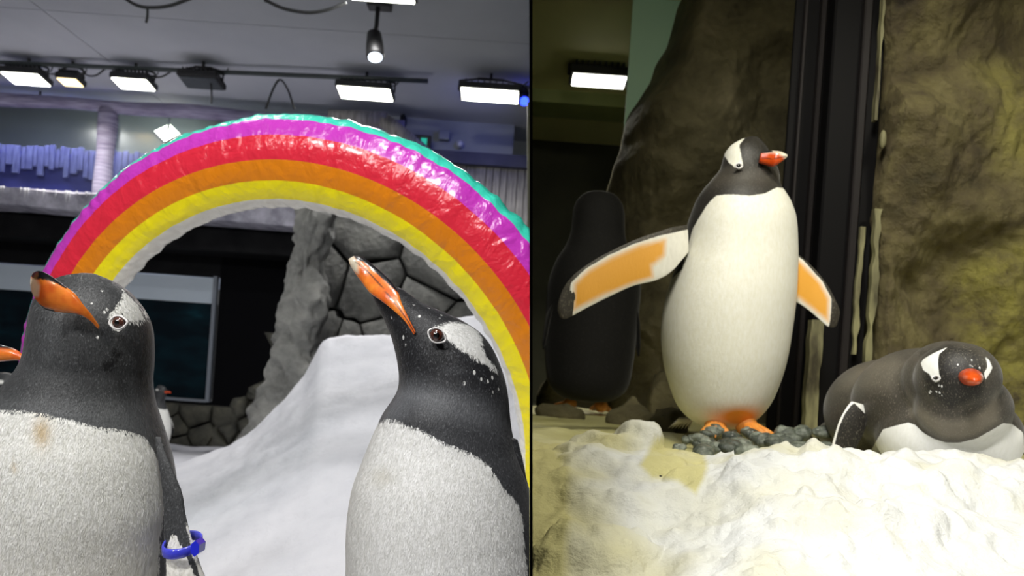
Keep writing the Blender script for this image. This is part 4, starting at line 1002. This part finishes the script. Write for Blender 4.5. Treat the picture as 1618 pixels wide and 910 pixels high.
tint = np.clip((1110 - pp[..., 0]) / 240, 0, 1) * .50 + .75 * np.clip((905 - pp[..., 0]) / 50, 0, 1) + .9 * np.clip(sdf(pp, [(1035, 690), (1110, 690), (1120, 740), (1100, 782), (1070, 760), (1030, 755), (1010, 735)]) / 10 + .3, 0, 1) + .35 * fbm(q3 * 9, 3)
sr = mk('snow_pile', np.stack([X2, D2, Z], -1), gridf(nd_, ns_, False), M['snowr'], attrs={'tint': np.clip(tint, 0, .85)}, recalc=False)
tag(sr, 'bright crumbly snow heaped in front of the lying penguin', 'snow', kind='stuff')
m = MB(); m.ball(P(1039, 752, 1.235), (.012, .008, .004), 10, 6); o = m.build('dark_pebble', M['crack'], None, True); tag(o, 'single small black pebble lying on the yellowish ice', 'pebble')

# pebbles of the nest
pm = []
for k in range(6):
    m = MB(); th = np.linspace(0, np.pi, 7); a = np.linspace(0, 2 * np.pi, 9, endpoint=False)
    g = np.stack([np.sin(th)[:, None] * np.cos(a), np.sin(th)[:, None] * np.sin(a), np.cos(th)[:, None] + 0 * a], -1) * (1, .8, .62)
    g = g * (1 + .28 * fbm(g * 1.2 + k * 9, 2))[..., None]
    me = bpy.data.meshes.new('pebble'); me.from_pydata(g.reshape(-1, 3).tolist(), [], gridf(7, 9)); me.shade_smooth(); me.materials.append(M['pebble']); pm.append(me)
for k in range(56):
    px = random.uniform(1072, 1305); f = (px - 1072) / 233
    ytop = 672 + 6 * abs(f - .4) if px < 1200 else 682; py = random.uniform(ytop, ytop + (68 if px < 1150 else 50))
    if px < 1110: py = max(py, 695)
    D = np.interp(py, [668, 745], [1.93, 1.52]); c = P(px, py, D); r = random.uniform(.016, .032)
    o = bpy.data.objects.new('pebble', pm[k % 6]); COL.objects.link(o)
    o.location = (c[0], D, max(c[2], ZF - .005)); o.scale = (r, r * random.uniform(.8, 1.2), r * random.uniform(.8, 1.1)); o.rotation_euler = (random.uniform(-.4, .4), random.uniform(-.4, .4), random.uniform(0, 6))
    tag(o, 'wet grey pebble in the nest heap under the standing penguin', 'pebble', 'nest pebbles under the standing penguin')

# ---------------- standing penguin with flippers spread
DS = 1.98
rows = [(1182, 217, 1197, 217.5), (1170, 221, 1203, 224), (1155, 230, 1210, 234), (1146, 242, 1216, 246), (1142, 255, 1221, 258), (1138, 267, 1227, 268), (1127, 281, 1230, 281), (1113, 297, 1231, 295), (1103, 312, 1240, 310), (1096, 328, 1248, 326), (1087, 355, 1255, 352), (1077, 400, 1257, 400), (1064, 435, 1256, 432), (1052, 475, 1254, 470), (1046, 520, 1248, 520), (1049, 570, 1240, 568), (1059, 610, 1229, 606), (1071, 640, 1216, 636), (1088, 660, 1201, 656), (1108, 672, 1186, 668), (1130, 678, 1168, 677)]
V, ph = loft(pxkeys([(*r, DS, .86) for r in rows]), 240, 120)
pp = proj(V); front = np.cos(ph)[None] > 0
belly = [(1113, 330), (1122, 318), (1132, 309), (1150, 307), (1185, 309), (1208, 306), (1228, 296), (1262, 300), (1290, 500), (1250, 680), (1090, 690), (1030, 640), (1020, 480), (1062, 440), (1078, 425), (1085, 395), (1095, 360)]
patch = [(1177, 218), (1168, 229), (1171, 246), (1174, 260), (1170, 267), (1162, 265), (1152, 257), (1144, 245), (1147, 233), (1160, 223)]
w = wrapmask(V, ph, lambda q: np.maximum(sdf(q, belly), sdf(q, patch)), 115)
st = 1.0 * np.clip(1.5 * np.exp(-((pp[..., 0] - 1168) / 32) ** 2 - ((pp[..., 1] - 659) / 14) ** 2), 0, 1) + .35 * np.clip((pp[..., 1] - 560) / 160, 0, 1) * 0  # orange tint low on the belly
gg = np.clip(.12 + .4 * np.exp(-((pp[..., 1] - 280) / 16) ** 2), 0, 1) + 0 * V[..., 0]
p3 = empty('penguin', (*(P(1150, 680, DS)[:2]), ZF)); tag(p3, 'standing penguin with orange-lined flippers spread on the pebble nest', 'penguin')
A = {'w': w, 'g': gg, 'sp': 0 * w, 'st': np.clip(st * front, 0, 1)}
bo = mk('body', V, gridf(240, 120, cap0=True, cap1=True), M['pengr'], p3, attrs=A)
beak(p3, [(1202, 240, 1199, 257, 1.905, .6), (1213, 238, 1211, 261, 1.90, .6), (1225, 238.5, 1222, 263, 1.89, .6), (1235, 240, 1233, 257, 1.885, .6), (1244, 244.5, 1243, 249, 1.88, .6)], [[(1195, 230), (1216, 234), (1222, 240), (1200, 243)]], [[(1206, 234), (1228, 235), (1242, 238), (1252, 246), (1242, 258), (1238, 248), (1228, 242), (1210, 241)]], [(1203, 250), (1222, 251), (1242, 247)], M['beakr'], .7)
eye(p3, 1167, 262, 1.905, 3.6, 3.2, ring=1.6, iris=False)
def wing(parent, rows, D, wp_, orange, tipdark, mat, q=.10):
    V, ph = loft(pxkeys([(*r, D_, q) for r, D_ in zip(rows, D)]), 110, 40); pp = proj(V); f = np.cos(ph)[None] > -.25
    w = np.where(f, sdf(pp, wp_), -5); st = np.where(f, np.clip(sdf(pp, orange) / 9 + .45, 0, 1), 0)
    w = np.where(f & (sdf(pp, tipdark) > 0), -5, w)
    return mk('flipper', V, gridf(110, 40, cap0=True, cap1=True), mat, parent, attrs={'w': w, 'g': w * 0 + .08, 'sp': w * 0, 'st': st})
M['wing'] = m_penguin('penguin_flipper_lining', dark=(.02, .017, .012), grey=(.16, .14, .10), white=((.80, .78, .70), (.72, .70, .62)), stain_tint=(.76, .36, .045), jag=1.5, fs=.5, speck=False)
wing(p3, [(1086, 355, 1088, 398), (1062, 359, 1078, 410), (1040, 366, 1060, 430), (1010, 376, 1036, 443), (970, 394, 1000, 452), (935, 413, 962, 469), (908, 433, 930, 485), (891, 454, 908, 497), (882, 478, 893, 504), (881, 492, 885, 502)], [1.93, 1.91, 1.90, 1.89, 1.88, 1.87, 1.86, 1.855, 1.85, 1.85],
     [(1090, 362), (1040, 373), (1000, 386), (960, 404), (925, 425), (902, 447), (900, 470), (905, 500), (960, 474), (1040, 446), (1090, 405)],
     [(1052, 378), (1010, 387), (965, 407), (930, 427), (908, 448), (906, 490), (955, 466), (1000, 448), (1032, 438), (1030, 420), (1050, 405)], [(880, 505), (880, 470), (892, 462), (910, 462), (903, 505)], M['wing'])
wing(p3, [(1246, 392, 1240, 470), (1268, 407, 1256, 476), (1290, 428, 1276, 489), (1309, 453, 1295, 505), (1322, 478, 1308, 516), (1327, 492, 1318, 517), (1326, 500, 1322, 514)], [1.97, 1.97, 1.97, 1.965, 1.96, 1.96, 1.96],
     [(1230, 380), (1270, 412), (1300, 445), (1314, 472), (1312, 520), (1230, 480)], [(1230, 390), (1268, 416), (1296, 446), (1310, 472), (1309, 508), (1250, 462), (1230, 460)], [(1314, 488), (1330, 486), (1330, 525), (1308, 525), (1312, 505)], M['wing'])
for px, yw in ((1128, -.25), (1178, .25)):
    c = P(px, 684, 1.94); foot(p3, (c[0], 1.93, c[2] - .008), yw, .085)
tl = MB()
for k in range(7):
    c = P(1075 + 3 * k, 662, 2.07); tl.tube([c, c + np.array([-.02 + .004 * k, .05, -.03])], [.006, .001], 5)
tl.build('tail', M['pengr'], p3, True, attrs={'w': np.full(tl.n, 2.), 'g': np.zeros(tl.n), 'sp': np.zeros(tl.n), 'st': np.full(tl.n, .1)})

# ---------------- lying penguin
mb = MB()
for px, py, D, r in ((1402, 652, 1.76, (.132, .17, .125)), (1455, 640, 1.62, (.135, .15, .122)), (1496, 690, 1.55, (.138, .12, .10)), (1498, 606, 1.50, (.085, .09, .085)), (1512, 598, 1.43, (.072, .078, .069)), (1522, 645, 1.45, (.086, .075, .074)), (1535, 690, 1.52, (.088, .10, .085)), (1340, 690, 1.88, (.05, .14, .05))):
    mb.ball(P(px, py, D), r, 40, 28)
tmp = mb.build('tmp_lump', M['pengr']); md = tmp.modifiers.new('r', 'REMESH'); md.mode = 'VOXEL'; md.voxel_size = .0042
sm = tmp.modifiers.new('s', 'SMOOTH'); sm.factor = .5; sm.iterations = 24
dg = bpy.context.evaluated_depsgraph_get(); me = bpy.data.meshes.new_from_object(tmp.evaluated_get(dg))
tl_ = np.array(tmp.location); n = len(me.vertices); V = np.empty(n * 3); me.vertices.foreach_get('co', V); V = V.reshape(-1, 3) + tl_
Nn = np.empty(n * 3); me.vertices.foreach_get('normal', Nn); Nn = Nn.reshape(-1, 3)
F = [tuple(p.vertices) for p in me.polygons]; bpy.data.objects.remove(tmp)
z5 = lambda L_: [(1290 + x / 3.793, 520 + y / 3.793) for x, y in L_]
pp = proj(V); vd = V - np.array([0, 0, EYE]); vd /= np.linalg.norm(vd, axis=1)[:, None]; fr = -(Nn * vd).sum(1)
lp = z5([(785, 108), (735, 150), (728, 200), (735, 270), (748, 292), (738, 312), (715, 320), (690, 302), (680, 272), (640, 245), (625, 205), (640, 180), (700, 145)])
rp = z5([(1008, 160), (1035, 185), (1055, 230), (1037, 268), (1012, 305), (1004, 260), (1025, 230), (1022, 200)])
bl = z5([(310, 760), (370, 650), (400, 600), (470, 580), (550, 560), (590, 573), (640, 620), (700, 655), (780, 680), (860, 680), (960, 655), (1050, 605), (1120, 563), (1175, 570), (1240, 620), (1260, 900), (250, 900)])
w = np.where(fr > -.15, np.max([sdf(pp, lp), sdf(pp, rp), sdf(pp, bl)], 0), -6)
col = z5([(540, 360), (600, 440), (700, 510), (800, 540), (900, 530), (1000, 470), (1080, 380), (1110, 560), (960, 650), (860, 675), (760, 670), (660, 600), (560, 520)])
gg = np.clip(.28 + .75 * np.clip(sdf(pp, col) / 14 + .3, 0, 1) + .3 * np.clip(sdf(pp, z5([(60, 400), (150, 260), (300, 170), (480, 120), (560, 200), (480, 420), (250, 400)])) / 20, 0, 1) - .25 * np.clip(sdf(pp, z5([(600, 130), (800, 70), (960, 110), (1030, 200), (1000, 420), (800, 500), (640, 400)])) / 10, 0, 1), 0, 1)
spk = np.clip(np.max([sdf(pp, z5([(740, 200), (870, 190), (860, 270), (760, 290)])), sdf(pp, z5([(880, 150), (1000, 150), (1020, 250), (930, 230)])), sdf(pp, z5([(620, 330), (760, 330), (780, 400), (640, 410)]))], 0) / 3, 0, 1) * (fr > 0)
p4 = empty('penguin', (*P(1460, 720, 1.6)[:2], ZF)); tag(p4, 'penguin lying on its belly behind the snow, facing the viewer', 'penguin')
M['pengl'] = m_penguin('penguin_plumage_lying', dark=(.009, .008, .007), grey=(.17, .15, .115), white=((.82, .82, .79), (.76, .76, .71)), jag=1.6, fs=.7, speck=True)
mk('body', V, F, M['pengl'], p4, attrs={'w': w, 'g': gg, 'sp': spk, 'st': 0 * w}, recalc=False)
bk = []
for px, py, D, a, b in ((1532, 596, 1.385, 21, 15), (1535, 596, 1.35, 19, 13.5), (1537, 597, 1.325, 17, 12), (1540, 599, 1.305, 13, 9), (1543, 601, 1.292, 7, 5), (1544, 601.5, 1.288, 2, 1.5)):
    s = D / FPX; bk.append((P(px, py, D), np.array([a * s, 0, 0]), np.array([0, 0, b * s])))
B, bp = loft(bk, 40, 36); z_ = proj(B)
mk('beak', B, gridf(40, 36, cap0=True, cap1=True), M['beakr'], p4, attrs={'dark': .8 * np.clip(1.4 - np.abs(z_[..., 1] - (597 + .25 * (z_[..., 0] - 1537))) / .7, 0, 1) * 0, 'pale': .6 * np.clip((z_[..., 0] - 1549) / 5, 0, 1)})
eye(p4, 1478.5, 597.5, 1.383, 4.2, 3.2, ring=1.6, iris=False)
eye(p4, 1557.5, 594, 1.385, 2.2, 3.0, ring=1.0, iris=False)
rows = [(1345, 634, 1366, 640), (1336, 646, 1370, 658), (1326, 665, 1366, 680), (1318, 690, 1356, 702), (1312, 712, 1344, 720), (1310, 726, 1328, 730)]
FV, fp = loft(pxkeys([(*r, D_, .22) for r, D_ in zip(rows, (1.60, 1.595, 1.59, 1.59, 1.59, 1.59))]), 70, 32); q = proj(FV)
fw = np.maximum(2.2 - dline(q, [(1352, 632), (1342, 640), (1331, 656), (1323, 676), (1317, 700), (1313, 720)]), sdf(q, z5([(210, 430), (265, 395), (285, 420), (290, 505), (265, 480), (240, 455)])))
mk('flipper', FV, gridf(70, 32, cap0=True, cap1=True), M['pengl'], p4, attrs={'w': fw, 'g': fw * 0 + .05, 'sp': fw * 0, 'st': fw * 0})

# ---------------- shadowy penguin farther back
hb = P(934, 300, 3.0); h_ = (hb[2] - ZF) / .965
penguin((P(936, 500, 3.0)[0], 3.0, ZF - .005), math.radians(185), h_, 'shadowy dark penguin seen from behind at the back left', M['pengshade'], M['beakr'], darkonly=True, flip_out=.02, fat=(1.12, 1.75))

# ---------------- lamps of the right enclosure
c = P(946, 128, 4.55); flood_light(c, .35, .17, M['led'], 'white flood light on the dark ceiling beyond the glass at right', zceil=ZR, power=15, col=WARM, tilt=.12, spread=120)
fr_ = [((1.75, .0, 3.0), (.9, 2.0, .8), P_RIGHT * 1.25), ((.36, .86, 2.48), (.62, 2.1, .75), P_RIGHT * 1.0)]  # two lamps out of view, placed to light the snow and penguins
for i, (c, tg, pw_) in enumerate(fr_):
    d = Vector(tg) - Vector(c); t_ = math.atan2(math.hypot(d.x, d.y), -d.z); ya = math.atan2(-d.x, d.y)
    flood_light(c, .40, .26, M['led'], ['warm flood light above the snow pile of the right enclosure', 'warm flood light above the standing penguin of the right enclosure'][i], power=pw_, col=WARM, tilt=-t_, yaw=ya, zceil=ZR if c[1] > .8 else 3.34, spread=130)
